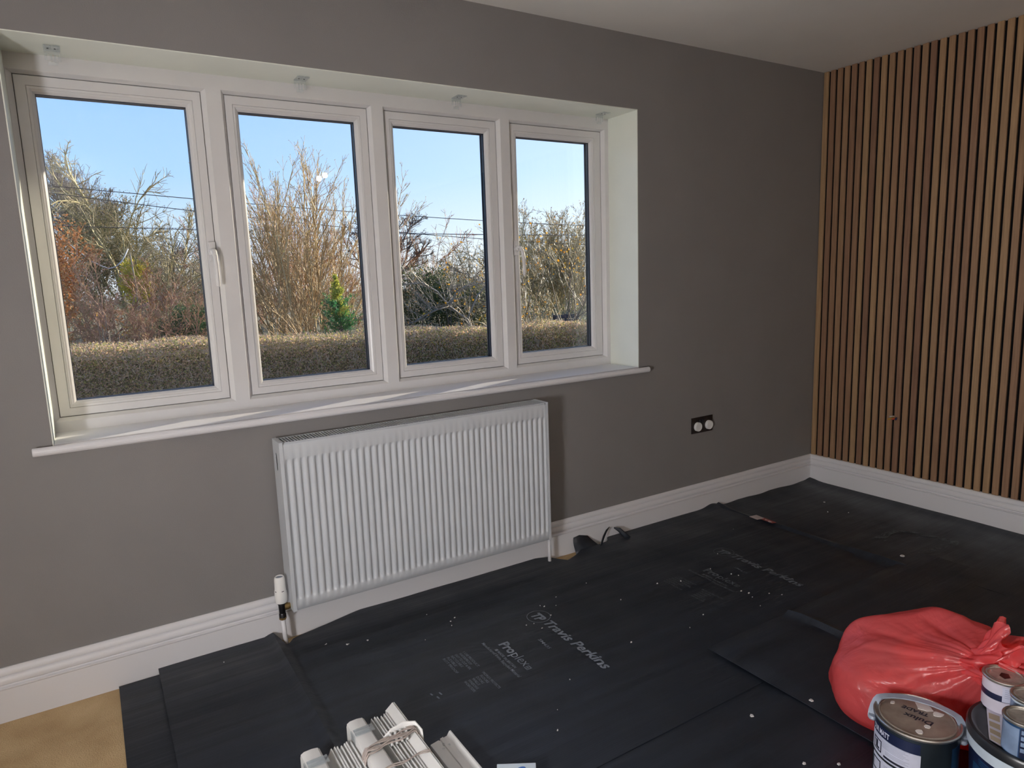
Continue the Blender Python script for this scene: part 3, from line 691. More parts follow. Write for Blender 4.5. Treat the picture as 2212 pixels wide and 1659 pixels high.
# ------------------------------------------------------------------ bundled white blinds
def blind(x0, y1, label, slat_w, tilt, ns):
    L = .56; z0 = .0135
    t = thing('venetian_blind', (x0+.07, y1-L/2, z0), label, 'blind')
    # head rail: open channel with a rounded outer face, standing on its edge
    pr = [(0,.002),(.003,0),(.010,0),(.010,.004),(.006,.006),(.006,.050),(.010,.052),(.044,.057),(.049,.054),(.049,.050),(.050,.050),(.0505,.055),(.045,.0605),(.030,.0630),(.010,.0625),(.002,.058),(0,.050)]
    b = MB(); b.loft([[(x0+a, y, z0+c) for a, c in pr] for y in (y1, y1-L)], True, True); b.build('head_rail', 'aged_plastic', t, auto=32)
    b = MB().box(x0+.007, x0+.047, y1-L+.002, y1-.030, z0+.004, z0+.030); b.build('rail_mechanism', 'aged_plastic', t)
    b = MB().box(x0+.004, x0+.056, y1-.075, y1-.045, z0+.0632, z0+.0665).box(x0+.002, x0+.055, y1-.072, y1-.066, z0+.0640, z0+.0685).box(x0+.004, x0+.055, y1-.054, y1-.049, z0+.0640, z0+.0680).box(x0-.0035, x0-.0005, y1-.075, y1-.045, z0+.040, z0+.0660)
    b.build('clip', 'clear_plastic', t, bevel=.0006)
    for k in range(ns):
        xs = x0+.053 + slat_w*k; b = MB(); a = tilt + .04*math.sin(k*2.1); hgt = .050
        pts = [(w*hgt*math.sin(a) + .0028*math.sin(PI*w), w*hgt*math.cos(a)) for w in (0,.25,.5,.75,1)]
        pl = pts + [(p_[0]+.0028, p_[1]) for p_ in reversed(pts)]
        dy = .004*math.sin(k*1.7)
        b.loft([[(xs+p_[0], y, z0+p_[1]) for p_ in pl] for y in (y1+dy, y1-L+dy)], True, True); b.build('slat', 'aged_plastic', t, bevel=.0005, seg=1)
    xb = x0+.053+slat_w*ns
    return t, xb, z0
blB, xbB, _ = blind(-3.222, -.772, 'white venetian blind bundle lying furthest left on the black sheet', .0088, .55, 10)
blA, xbA, z0 = blind(-3.082, -.720, 'white venetian blind tied with cord lying beside another bundle', .0092, .35, 6)
b = MB(); b.loft([[(xbA+.002,y,z0+.0),(xbA+.030,y,z0+.002),(xbA+.040,y,z0+.060),(xbA+.037,y,z0+.061),(xbA+.026,y,z0+.010),(xbA+.004,y,z0+.006)] for y in (-.704,-1.28)], True, True)
b.build('valance', 'aged_plastic', blA, bevel=.001)
b = MB(); b.loft([[(xbA+.012,y,z0+.040),(xbA+.036,y,z0+.060),(xbA+.034,y,z0+.062),(xbA+.010,y,z0+.043)] for y in (-.704,-1.28)], True, True); b.build('bottom_rail', 'aged_plastic', blA, bevel=.001)
def loop(y, dz, r, seed, sk=0.0):
    rr = random.Random(seed); x0, x1 = -3.090, xbA+.046; pts = []
    n_ = 28
    for k in range(n_+1):
        a = PI*k/n_; x = (x0+x1)/2 - math.cos(a)*(x1-x0)/2
        z = .016 + (.060+dz)*min(1, 1.9*math.sin(a))**.8
        pts.append((x, y + sk*(x-x0) + .004*math.sin(6*a+seed), z))
    return pts
b = MB()
for k in range(7): b.tube(loop(-.862-.0042*k, .008+.002*(k%3), .002, k, .10), .0021, 6)
b.build('tie_cord', 'cord', blA, smooth=True)
b = MB()
for k in range(2): b.tube(loop(-.958-.004*k, .006, .002, 20+k, .02), .0015, 6)
b.build('tie_cord', 'cord', blA, smooth=True)
b = MB(); pts = [(-3.020,-.842,.0785),(-2.995,-.835,.083),(-2.960,-.835,.085),(-2.935,-.845,.082),(-2.925,-.865,.070),(-2.930,-.885,.055)]
b.tube(pts, [.004,.010,.015,.016,.014,.010], 8, flat=.22); b.build('ladder_tape', 'white_plastic', blA, smooth=True)
for i, xx in enumerate((-3.004,-2.990,-2.975,-2.960)):
    b = MB().tube([(xx-.004,-.868,.066),(xx,-.850,.081),(xx+.004,-.834,.078)], [.006,.008,.006], 8, flat=.6); b.build('slat_clip', 'aged_plastic', blA, smooth=True)
# separate valance strip
t = thing('valance_strip', (-2.865, -1.2, .013), 'white plastic valance strip lying alone right of the tied blind', 'blind part')
pr = [(-.036,.0),(-.034,.010),(-.008,.012),(-.0075,.009),(-.004,.009),(-.004,.014),(.006,.0155),(.0065,.012),(.018,.013),(.026,.024),(.031,.024),(.032,.020),(.030,0)]
b = MB(); b.loft([[(-2.866+a+.012*(1 if y < -1 else 0)*0 - .05*(y+.865)*.0, y + (a*.10), .0135+c) for a, c in pr] for y in (-.865,-1.45)], True, True); b.build('strip', 'aged_plastic', t, bevel=.001)
b = MB().lathe((-2.868,-.890,.0235), [(.006,0),(.006,.003),(.002,.0045)], 12).lathe((-2.878,-.905,.0235), [(.004,0),(.004,.002),(.002,.003)], 12).lathe((-2.860,-.902,.0265), [(.0035,0),(.0035,.002),(.002,.003)], 12)
b.build('clip', 'clear_plastic', t, smooth=True)
# pale blue card box, only its corner shows
t = thing('card_box', (-2.80, -1.13, .013), 'corner of a pale blue card box at the bottom edge of the view', 'box')
c, s_ = math.cos(-.55), math.sin(-.55); bx = MB().box(-.05,.05,-.09,.0,0,.020); bx.v = [(-2.752+c*x-s_*y, -1.048+s_*x+c*y-.024, .0135+z) for x, y, z in bx.v]; bx.build('box', 'card_blue', t, bevel=.001)
bx = MB().lathe((0,0,0), [(.014,0),(.014,.0006)], 16); bx.v = [(-2.755+x, -1.098+y*.6, .0340+z) for x, y, z in bx.v]; bx.build('printed_mark', 'print_blue', t)

# ------------------------------------------------------------------ paint tins
def cyl_wrap(cx, cy, z, r, a0):
    """maps lettering onto a cylinder: u along the surface, v up"""
    return lambda u, v: (cx + r*math.cos(a0 + u/r), cy + r*math.sin(a0 + u/r), z + v)
def patch(cx, cy, r, a0, a1, z0, z1, mt, name, parent, n=14, d=.0006):
    n = max(3, int(abs(a1-a0)/.055))
    b = MB(); b.loft([[(cx+rr*math.cos(a0+(a1-a0)*k/n), cy+rr*math.sin(a0+(a1-a0)*k/n), z) for k in range(n+1)] for rr, z in ((r-.0005,z0),(r+d,z0),(r+d,z1),(r-.0005,z1))], False)
    return b.build(name, mt, parent, smooth=False)
# large metal tin
cx, cy, zb, R, H = -2.015, -1.680, .030, .0895, .192
t = thing('paint_tin', (cx, cy, zb), 'large metal paint tin with grimy lid in front of the red sack', 'paint tin')
MB().lathe((cx,cy,zb), [(R-.004,0),(R,.002),(R,.006),(R-.0025,.009),(R-.0025,H-.008),(R-.001,H-.006)], 64).build('body', 'tin_dark', t, auto=35)
MB().lathe((cx,cy,zb+H-.007), [(R-.002,0),(R+.0015,.001),(R+.002,.005),(R,.0075),(R-.003,.0075),(R-.005,.004),(R-.010,.003)], 64).build('rim', 'tin_metal', t, auto=35)
MB().lathe((cx,cy,zb+H-.006), [(R-.009,0),(R-.009,.005),(R-.012,.0060),(R-.0135,.0035),(R-.019,.0030),(.003,.0034)], 64).build('lid', 'tin_lid', t, auto=35)
vz = zb+H-.0022
vdir = Vector((cx+3.5681, cy+2.4387, 0)).normalized(); rdir = Vector((vdir.y, -vdir.x, 0))
def lidtext(body, w, off_r, off_v, h, nm='printed_lettering'):
    vs, fs = text_mesh(body, w, Vector((cx,cy,vz)) + rdir*off_r + vdir*off_v, -rdir*.98 + vdir*.22, -vdir*.95 - rdir*.25, h, .03, .1)
    b = MB(); b.add(vs, fs); b.build(nm, 'ink', t, fix=False)
lidtext('Dulux', .062, .034, -.006, .017); lidtext('TRADE', .056, .024, .024, .0135)
for i, (u, w, sz) in enumerate(((.012,.050,.022),(.042,.035,.014),(-.052,.035,.008),(.022,-.028,.009),(.006,-.056,.010))):
    r = random.Random(50+i); b = MB(); p_ = Vector((cx,cy,0)) + rdir*u + vdir*w
    ring = [(p_.x + sz*r.uniform(.5,1)*math.cos(2*PI*k/9), p_.y + sz*r.uniform(.5,1)*math.sin(2*PI*k/9)) for k in range(9)]
    b.loft([[(a, c_, vz-.0008) for a, c_ in ring], [(a, c_, vz+.0003+.00006*i) for a, c_ in ring]], True, True); b.build('dried_paint', 'paint_white', t)
af = math.atan2(-vdir.y, -vdir.x)             # the side facing the viewer
A = lambda deg: af + math.radians(deg)        # + runs to the viewer's right
Rb = R - .0025
patch(cx, cy, Rb, A(-80), A(7), zb+.150, zb+.176, 'navy', 'label_band', t)
patch(cx, cy, Rb, A(-78), A(8), zb+.100, zb+.1495, 'label_white', 'label', t)
patch(cx, cy, Rb, A(-72), A(-2), zb+.040, zb+.094, 'label_white', 'label', t)
vs, fs = text_mesh('DUR MATT', .055, 0, 0, 0, .013, .03, wrap=cyl_wrap(cx, cy, zb+.156, Rb+.0012, A(-72))); b = MB(); b.add(vs, fs); b.build('label_lettering', 'label_white', t, fix=False)
for i in range(7): patch(cx, cy, Rb+.0006, A(-70+(i%2)*2), A(-5 - (i*7)%11), zb+.1480-.0034*i, zb+.1486-.0034*i, 'ink_grey', 'label_line', t, n=10, d=.0004)
for i in range(3): patch(cx, cy, Rb+.0006, A(-42), A(-6-(i*5)%9), zb+.122-.0034*i, zb+.1226-.0034*i, 'ink_grey', 'label_line', t, n=8, d=.0004)
patch(cx, cy, Rb+.0008, A(-45), A(4), zb+.1045, zb+.1095, 'ink', 'label_bar', t, d=.0004)
def frame_mark(a0, a1, z0, z1, w=.0028):
    rr = Rb+.0008
    for q in ((a0,a1,z0,z0+w),(a0,a1,z1-w,z1),(a0,a0+w/rr,z0,z1),(a1-w/rr,a1,z0,z1)): patch(cx, cy, rr, q[0], q[1], q[2], q[3], 'ink', 'label_symbol', t, n=6, d=.0004)
frame_mark(A(-70), A(-50), zb+.108, zb+.138)
patch(cx, cy, Rb+.0008, A(-64), A(-59), zb+.113, zb+.132, 'ink', 'label_symbol', t, n=3, d=.0004); patch(cx, cy, Rb+.0008, A(-59), A(-55), zb+.113, zb+.117, 'ink', 'label_symbol', t, n=3, d=.0004)
frame_mark(A(-70), A(-50), zb+.056, zb+.086)
for i in range(4): patch(cx, cy, Rb+.0006, A(-44), A(-8-(i*7)%13), zb+.084-.0040*i, zb+.0847-.0040*i, 'ink_grey', 'label_line', t, n=8, d=.0004)
patch(cx, cy, Rb, A(18), A(42), zb+.092, zb+.099, 'orange_mark', 'label_mark', t, n=6)
patch(cx, cy, Rb, A(54), A(80), zb+.012, zb+.165, 'tin_blue', 'label', t)
b = MB()        # wire-plastic handle lying over the lid
pts = []
for k in range(25):
    a = PI*k/24; pts.append(Vector((cx,cy,0)) + rdir*(-(R+.004)*math.cos(a)) + vdir*((R-.006)*.62*math.sin(a)) + Vector((0,0,zb+.160 + .0375*min(1,math.sin(a)*2.2)+.006*math.sin(a))))
rr = []
for i, p_ in enumerate(pts):
    d = (pts[min(i+1,24)]-pts[max(i-1,0)]).normalized(); s2 = d.cross(Vector((0,0,1))).normalized(); up = s2.cross(d)
    rr.append([p_+s2*.009+up*.0012, p_-s2*.009+up*.0012, p_-s2*.009-up*.0012, p_+s2*.009-up*.0012])
b.loft(rr, True, True); b.build('handle', 'handle_grey', t, auto=50)
for sg in (-1, 1):
    q = Vector((cx,cy,zb+.160)) + rdir*sg*(R+.001); MB().lathe(tuple(q), [(.010,-.004),(.012,0),(.010,.006)], 14).build('handle_lug', 'handle_grey', t, auto=35)

# big navy tub
tx, ty, tr, tz0, tH = -1.927, -1.882, .1255, .030, .232
t = thing('paint_tub', (tx, ty, tz0), 'wide navy paint tub with black lid carrying three small tins', 'paint tub')
MB().lathe((tx,ty,tz0), [(tr-.020,0),(tr-.017,.004),(tr-.006,tH-.046),(tr-.004,tH-.044)], 72).build('body', 'navy', t, auto=35)
MB().lathe((tx,ty,tz0+tH-.046), [(tr-.006,0),(tr-.002,.001),(tr-.001,.026),(tr-.003,.0275)], 72).build('band', 'band_pale', t, auto=35)
MB().lathe((tx,ty,tz0+tH-.020), [(tr-.003,0),(tr+.001,.001),(tr+.001,.016),(tr-.002,.0205),(tr-.008,.021),(tr-.013,.0165),(tr-.018,.0150),(.004,.0150)], 72).build('lid', 'lid_black', t, auto=35)
LZ = tz0+tH-.0045
tvd = Vector((tx+3.5681, ty+2.4387, 0)).normalized(); ta = math.atan2(-tvd.y, -tvd.x)
for i in range(5): patch(tx, ty, tr-.0068-.0005*i, ta-.9, ta+.35, tz0+tH-.060-.006*i, tz0+tH-.0570-.006*i, 'tin_blue', 'label_line', t, n=14)
patch(tx, ty, tr-.010, ta-1.05, ta-.55, tz0+.02, tz0+tH-.075, 'tin_blue', 'label', t, n=14, d=.0035)
# colour card on the lid
t = thing('colour_card', (-1.955, -1.815, LZ), 'white card with tan paint swatches lying on the black tub lid', 'card')
Aq, Bq, Cq, Dq = Vector((-1.880,-1.763,0)), Vector((-2.024,-1.833,0)), Vector((-2.030,-1.872,0)), Vector((-1.862,-1.800,0))
b = MB(); b.loft([[tuple(p_+Vector((0,0,LZ+d))) for p_ in (Aq,Bq,Cq,Dq)] for d in (.0008,.0018)], True, True); b.build('card', 'label_lilac', t)
for i, (u0, u1) in enumerate(((.34,.48),(.54,.66),(.72,.82),(.87,.97))):
    q = lambda u, v: (Aq*(1-u)+Bq*u)*(1-v) + (Dq*(1-u)+Cq*u)*v
    b = MB(); b.loft([[tuple(q(u,v)+Vector((0,0,LZ+d))) for u, v in ((u0,.08),(u1,.08),(u1,.62),(u0,.62))] for d in (.0017,.0021)], True, True); b.build('swatch', 'swatch_tan' if i < 3 else 'swatch_light', t)
# small sample tins
def small_tin(cx, cy, r, h, label, style):
    t = thing('sample_tin', (cx, cy, LZ+.002), label, 'paint tin'); z = LZ+.0022
    a0 = math.atan2(-2.4387-cy, -3.5681-cx)
    MB().lathe((cx,cy,z), [(r-.003,0),(r-.001,.0015),(r-.001,h-.006)], 44).build('body', 'label_lilac' if style == 0 else 'band_pale' if style == 2 else 'tin_blue', t, auto=35)
    MB().lathe((cx,cy,z+h-.007), [(r-.001,0),(r+.0012,.001),(r+.0015,.005),(r,.007),(r-.003,.0070),(r-.0045,.0045),(r-.006,.004)], 44).build('rim', 'tin_metal', t, auto=35)
    MB().lathe((cx,cy,z+h-.0045), [(r-.0055,0),(r-.006,.003),(r-.0085,.0038),(r-.0095,.0015),(.002,.0018)], 44).build('lid', 'tin_small_lid', t, auto=35)
    if style == 0:
        patch(cx, cy, r-.001, a0-1.7, a0+1.7, z+h*.40, z+h*.58, 'navy', 'label_band', t, n=24)
        patch(cx, cy, r-.0002, a0-.05, a0+1.05, z+h*.42, z+h*.86, 'label_white', 'label', t, n=12)
        for i in range(5): patch(cx, cy, r+.0004, a0+.05, a0+.9-.1*(i%3), z+h*(.80-.06*i), z+h*(.81-.06*i), 'ink_grey', 'label_line', t, n=8, d=.0003)
        b = MB(); q = Vector((cx, cy, z+h-.0025)); b.add([tuple(q+Vector(o_)) for o_ in ((-.016,-.006,0),(-.002,-.012,0),(.012,-.002,0),(.006,.010,0),(-.010,.008,0))], [(0,1,2,3,4)]); b.build('dried_paint', 'bronze_plate', t, fix=False)
    else:
        patch(cx, cy, r-.0012, a0-1.3, a0-.15, z+.004, z+h-.012, 'label_blue', 'label', t, n=14)
        patch(cx, cy, r-.0010, a0-.10, a0+1.5, z+.004, z+h-.010, 'navy', 'label', t, n=14)
        for i in range(4): patch(cx, cy, r-.0002, a0-.05, a0+1.3, z+h*(.72-.17*i), z+h*(.83-.17*i), 'label_blue', 'label_line', t, n=12, d=.0003)
    return t
small_tin(-1.876, -1.796, .0430, .078, 'small white tin with navy stripe at the back left of the black tub lid', 0)
small_tin(-2.008, -1.886, .0365, .078, 'small blue labelled tin standing at the front of the black tub lid', 1)
small_tin(-1.931, -1.868, .0365, .085, 'small pale labelled tin behind the front blue tin on the tub lid', 2)

# ------------------------------------------------------------------ red refuse sack
bc = Vector((-1.782, -1.528, .0275))
bv = Vector((bc.x+3.5681, bc.y+2.4387, 0)).normalized(); br = Vector((bv.y, -bv.x, 0))      # away from the viewer, to the viewer's right
t = thing('refuse_sack', tuple(bc), 'translucent red refuse sack tied at its neck behind the paint tins', 'bag')
NU, NV = 220, 150
rs = np.random.default_rng(42)
npl = unit_ = None
npl = rs.normal(0, 1, (26, 3)); npl /= np.linalg.norm(npl, axis=1, keepdims=True)
hpl = rs.uniform(.84, 1.0, 26)
ax = np.array([.30, -.62, .62]); ax /= np.linalg.norm(ax)                # from the middle towards the neck
e1 = np.cross(ax, [0, 0, 1.]); e1 /= np.linalg.norm(e1); e2 = np.cross(ax, e1)
av = np.linspace(0, 2*PI, NU, endpoint=False); th_ = np.linspace(PI, 0.0, NV)
A_, T_ = np.meshgrid(av, th_)
d_ = np.cos(T_)[..., None]*ax + np.sin(T_)[..., None]*(np.cos(A_)[..., None]*e1 + np.sin(A_)[..., None]*e2)
dots = np.maximum(d_ @ npl.T, 0)/hpl
r_ = (dots**30).sum(-1)**(-1/30.)
r_ = np.minimum(r_, 1.18)*(.40 + .60*(np.abs(d_)**4).sum(-1)**(-.25))
def rid(f, seed, k=6):
    q = np.random.default_rng(seed); w = np.zeros(d_.shape[:2])
    for _ in range(k):
        v = q.normal(0, f, 3); v2 = q.normal(0, f*.5, 3); w += 1 - np.abs(np.sin(d_ @ v + q.uniform(0, 6) + 1.1*np.sin(d_ @ v2 + q.uniform(0, 6))))**.55
    return w/k
near = np.clip((1.55-T_)/1.3, 0, 1)
r_ = r_ + .060*(rid(2.6, 1, 3)-.35) + .030*(rid(5, 2, 3)-.35) + .010*(rid(11, 3)-.35)
pleat = .55*np.abs(np.sin(4.5*A_ + .8*np.sin(3*T_))) + .30*np.abs(np.sin(7.5*A_ + 1.3 + 1.1*T_)) + .15*np.abs(np.sin(13*A_ + .5))
r_ = r_ + near*.11*(pleat-.5)*np.sin(np.clip(T_, 0, PI/2))**.4
bd = np.array([-.52, -.80, -.30]); bd /= np.linalg.norm(bd); r_ = r_ + .42*np.exp(-(np.arccos(np.clip(d_ @ bd, -1, 1))/.50)**2)      # slumped corner
r_ = r_ + .30*np.exp(-(T_/.36)**2)                                        # drawn out towards the knot
P_ = d_*r_[..., None]*np.array([.232, .160, .150]) + np.array([.062, .012, .148])
P_[..., 2] = np.where(P_[..., 2] < .012, .004 + .0*P_[..., 2], P_[..., 2])
b = MB(); b.loft([[bc + br*float(p_[0]) + bv*float(p_[1]) + Vector((0,0,float(p_[2]))) for p_ in row] for row in P_[1:-1]], True, True)
o = b.build('sack_body', 'red_film', t, smooth=True)
neck = Vector(P_[-1, 0])
# gathered knot and loose tail
b = MB()
def gather(c0, dirv, ln, r0, r1, k1, k2, ph, n=80):
    D_ = Vector(dirv).normalized(); a1 = D_.cross(Vector((0,0,1))).normalized(); a2 = D_.cross(a1); rings = []
    for j in range(22):
        s_ = j/21; rad_ = r0 + (r1-r0)*s_**1.3; c_ = Vector(c0) + D_*ln*s_; ring = []
        for i in range(n):
            a = 2*PI*i/n; w = rad_*(1 + (.20+.25*s_)*(abs(math.sin(k1*a+ph+2*s_))-.5) + .22*(abs(math.sin(k2*a-3*s_))-.5)); ring.append(c_ + a1*w*math.cos(a)*1.15 + a2*w*math.sin(a)*.85 + D_*.02*math.sin(5*a+ph)*s_)
        rings.append(ring)
    b.loft(rings, True, False)
gather(neck + Vector((-.03,.03,-.02)), (.6,-.35,.25), .085, .034, .052, 3.5, 6.5, .3)
gather(neck + Vector((.02,-.0,.010)), (.95,-.10,-.22), .19, .030, .105, 4.5, 9.5, 1.1)
gather(neck + Vector((.00,.01,.012)), (.55,.1,.55), .075, .026, .050, 3.5, 8.5, 2.2)
b.v = [tuple(bc + br*p_[0] + bv*p_[1] + Vector((0,0,max(p_[2], .006)))) for p_ in b.v]
b.build('knotted_neck', 'red_film', t, smooth=True)
# rubbish showing through the film
for i, (q, sc, mt) in enumerate([(tuple(.72*v + o_ for v, o_ in zip(q, (.01, .02, .02))), tuple(.74*v for v in sc), mt) for q, sc, mt in (((-.06,.03,.10),(.10,.08,.085),'waste_white'),((.06,.0,.12),(.075,.07,.06),'waste_orange'),((.03,.06,.21),(.08,.06,.05),'waste_white'),((-.11,.02,.19),(.06,.06,.05),'waste_dark'),((.12,.05,.15),(.06,.06,.07),'waste_orange'))]):
    bm = bmesh.new(); bmesh.ops.create_icosphere(bm, subdivisions=3, radius=1); r = random.Random(300+i)
    ph = [r.uniform(0,6.28) for _ in range(6)]
    for v in bm.verts:
        d = 1 + .16*math.sin(5*v.co.x+ph[0])*math.sin(6*v.co.y+ph[1]) + .12*math.sin(11*v.co.z+ph[2]) + r.uniform(-.06,.06); c_ = v.co*d
        p_ = Vector(q) + Vector((c_.x*sc[0], c_.y*sc[1], c_.z*sc[2])); v.co = br*p_.x + bv*p_.y + Vector((0,0,p_.z))
    me = bpy.data.meshes.new('crumpled_contents'); bm.to_mesh(me); bm.free(); me.materials.append(MATS[mt])
    o = bpy.data.objects.new('crumpled_contents', me); C.objects.link(o); o.parent = t

# ------------------------------------------------------------------ ceiling spotlight, then fill lamps added unseen behind the camera
t = thing('ceiling_spotlight', (-1.4505, -3.80, HC), 'small recessed ceiling spotlight behind the viewer', 'lamp')
MB().lathe((-1.4505,-3.80,HC), [(.028,0),(.042,-.001),(.042,-.004),(.030,-.006),(.027,-.002)], 28).build('bezel', 'white_plastic', t)
MB().lathe((-1.4505,-3.80,HC-.004), [(.017,0)]+[(.025*math.sin(PI*k/12), -.022+.025*math.cos(PI*k/12)) for k in range(3,12)], 24).build('lamp_face', 'lamp_warm', t)
t = thing('fill_uplighter', (-4.40, -4.30, 0), 'tall uplight added as unseen fill in the corner behind the viewer', 'lamp')  # unseen lamp added to brighten the room off the ceiling
MB().lathe((-4.40,-4.30,0), [(.14,0),(.14,.014),(.014,.024),(.012,1.66),(.03,1.68),(.17,1.78),(.175,1.80),(.165,1.80),(.02,1.70)], 32).build('stand', 'dark_metal', t, auto=35)
MB().lathe((-4.40,-4.30,1.775), [(.15,0),(.15,.002)], 24).build('lamp_face', 'fill_uplight_glow', t)
t = thing('fill_floodlight', (-4.52, -1.95, 0), 'added fill floodlight on a tripod, unseen behind the viewer', 'lamp')  # unseen glowing panel added to fill the room from the left
fd = Vector((1.0, 0.02, 0.22)).normalized(); fr = fd.cross(Vector((0,0,1))).normalized(); fu = fr.cross(fd); fc = Vector((-4.52, -1.95, .85))
def slab(w, h, a, b_): return [[fc + fr*x*w + fu*z*h + fd*d for x, z in ((-1,-1),(1,-1),(1,1),(-1,1))] for d in (a, b_)]
MB().loft(slab(.21,.17,-.06,.0), True, True).build('housing', 'dark_metal', t, bevel=.006)
MB().loft(slab(.19,.15,.001,.004), True, True).build('lamp_face', 'fill_flood_glow', t)
for k in range(3): MB().tube([(-4.52,-1.95,.72),(-4.52+.20*math.cos(2.1*k),-1.95+.20*math.sin(2.1*k),.012)], .012, 8).build('leg', 'dark_metal', t)

t = thing('fill_floor_lamp', (-4.40, -3.30, 0), 'added fill lamp with a round shade, unseen by the left wall behind the viewer', 'lamp')  # unseen glowing globe added as soft fill
bm = bmesh.new(); bmesh.ops.create_icosphere(bm, subdivisions=2, radius=.26); bmesh.ops.translate(bm, verts=bm.verts, vec=(0,0,1.10)); me = bpy.data.meshes.new('shade'); bm.to_mesh(me); bm.free(); me.materials.append(MATS['fill_lamp_glow'])
o = bpy.data.objects.new('shade', me); C.objects.link(o); o.parent = t
MB().lathe((-4.40,-3.30,0), [(.13,0),(.13,.012),(.012,.02),(.010,.845)], 24).build('stand', 'dark_metal', t)

# ------------------------------------------------------------------ outdoors: ground, hedge, shrubs, trees, wires
GZ = -0.95
def npmesh(name, V, F, m, parent=None, kind=None):
    """V (n,3), F (k,3|4) arrays -> mesh object"""
    V = np.asarray(V, np.float32); F = np.asarray(F, np.int32); k = F.shape[1]
    off = np.array(parent['_o'], np.float32) if parent is not None else np.zeros(3, np.float32)
    me = bpy.data.meshes.new(name)
    me.vertices.add(len(V)); me.vertices.foreach_set('co', (V - off).ravel())
    me.loops.add(F.size); me.loops.foreach_set('vertex_index', F.ravel())
    me.polygons.add(len(F)); me.polygons.foreach_set('loop_start', np.arange(0, F.size, k, dtype=np.int32)); me.polygons.foreach_set('loop_total', np.full(len(F), k, np.int32))
    me.update(); me.validate()
    me.materials.append(MATS[m]); o = bpy.data.objects.new(name, me); C.objects.link(o)
    if parent is not None: o.parent = parent
    if kind: o['kind'] = kind
    return o
def unit(a): return a / (np.linalg.norm(a, axis=-1, keepdims=True) + 1e-9)
def grow(rg, P0, D, Ln, nseg, wander, up):
    """polylines (N, nseg+1, 3) from starts, directions, lengths"""
    N = len(P0); out = np.zeros((N, nseg+1, 3)); out[:, 0] = P0; d = unit(D.copy())
    for k in range(nseg):
        d = unit(d + rg.normal(0, wander, (N, 3)) + np.array([0, 0, up]))
        out[:, k+1] = out[:, k] + d * (Ln/nseg)[:, None]
    return out
def spawn(rg, L, n, t0, t1, ang, lf, Ln):
    """n children on each polyline: starts, directions, lengths"""
    N, K, _ = L.shape; t = rg.uniform(t0, t1, (N, n)); seg = np.minimum((t*(K-1)).astype(int), K-2); f = t*(K-1) - seg
    ii = np.arange(N)[:, None]; A = L[ii, seg]; B = L[ii, seg+1]
    P = A + (B-A)*f[..., None]; d = unit(B-A)
    rv = rg.normal(0, 1, (N, n, 3)); perp = unit(rv - d*(rv*d).sum(-1, keepdims=True))
    a = rg.normal(ang, .22, (N, n))[..., None]
    D = d*np.cos(a) + perp*np.sin(a); ln = Ln[:, None]*lf*rg.uniform(.6, 1.2, (N, n))*(1.15-.6*t)
    return P.reshape(-1, 3), D.reshape(-1, 3), ln.ravel()
def tubes(Ls):
    """Ls: list of (polylines, r0, r1) -> three sided tubes"""
    Vs, Fs, o = [], [], 0
    for L, r0, r1 in Ls:
        N, K, _ = L.shape
        if N == 0: continue
        d = np.empty_like(L); d[:, 1:-1] = L[:, 2:]-L[:, :-2]; d[:, 0] = L[:, 1]-L[:, 0]; d[:, -1] = L[:, -1]-L[:, -2]; d = unit(d)
        ref = np.where(np.abs(d[..., 2:3]) > .9, np.array([1., 0, 0]), np.array([0, 0, 1.])); a = unit(np.cross(d, ref)); b = np.cross(d, a)
        r0 = np.broadcast_to(r0, (N,)); r1 = np.broadcast_to(r1, (N,)); rr = r0[:, None] + (r1-r0)[:, None]*np.linspace(0, 1, K)[None]
        V = np.stack([L + rr[..., None]*(a*math.cos(q) + b*math.sin(q)) for q in (0, 2.094, 4.189)], 2)      # N,K,3,3
        idx = o + np.arange(N*K*3).reshape(N, K, 3); A = idx[:, :-1]; B = idx[:, 1:]
        F = np.stack([A, np.roll(A, -1, 2), np.roll(B, -1, 2), B], -1).reshape(-1, 4)
        Vs.append(V.reshape(-1, 3)); Fs.append(F); o += N*K*3
    return np.concatenate(Vs), np.concatenate(Fs)
def leaves(rg, P, size, asp=.55, flat=0.0):
    """one small pointed quad per point"""
    n = len(P); a = unit(rg.normal(0, 1, (n, 3))*np.array([1, 1, 1-flat])); r_ = rg.normal(0, 1, (n, 3)); b = unit(np.cross(a, r_))
    s_ = (size*rg.uniform(.6, 1.3, n))[:, None]; bend = np.cross(a, b)*s_*.15
    V = np.stack([P - a*s_*.5, P + b*s_*asp*.5 + bend, P + a*s_*.5, P - b*s_*asp*.5 + bend], 1).reshape(-1, 3)
    return V, np.arange(4*n).reshape(-1, 4)
def ends(L, rg, n, t0=.3):
    N, K, _ = L.shape; t = rg.uniform(t0, 1, (N, n)); seg = np.minimum((t*(K-1)).astype(int), K-2); f = (t*(K-1)-seg)[..., None]; ii = np.arange(N)[:, None]
    return (L[ii, seg]*(1-f) + L[ii, seg+1]*f).reshape(-1, 3)
leafmat('bark_grey', [(.11,.095,.085),(.18,.155,.135)], 0); leafmat('twig_grey', [(.14,.12,.105),(.23,.195,.165)], 0); leafmat('bark_gold', [(.40,.29,.14),(.62,.48,.27)], 0)
leafmat('twig_gold', [(.45,.28,.12),(.66,.46,.23)], 0); leafmat('bark_yellow', [(.36,.31,.12),(.50,.42,.20)], 0); leafmat('twig_red', [(.38,.18,.12),(.54,.31,.20)], 0)
leafmat('twig_russet', [(.42,.17,.055),(.58,.29,.12)], 0); leafmat('bark_pale', [(.24,.20,.15),(.36,.31,.24)], 0); leafmat('twig_olive', [(.29,.25,.13),(.46,.38,.20)], 0)
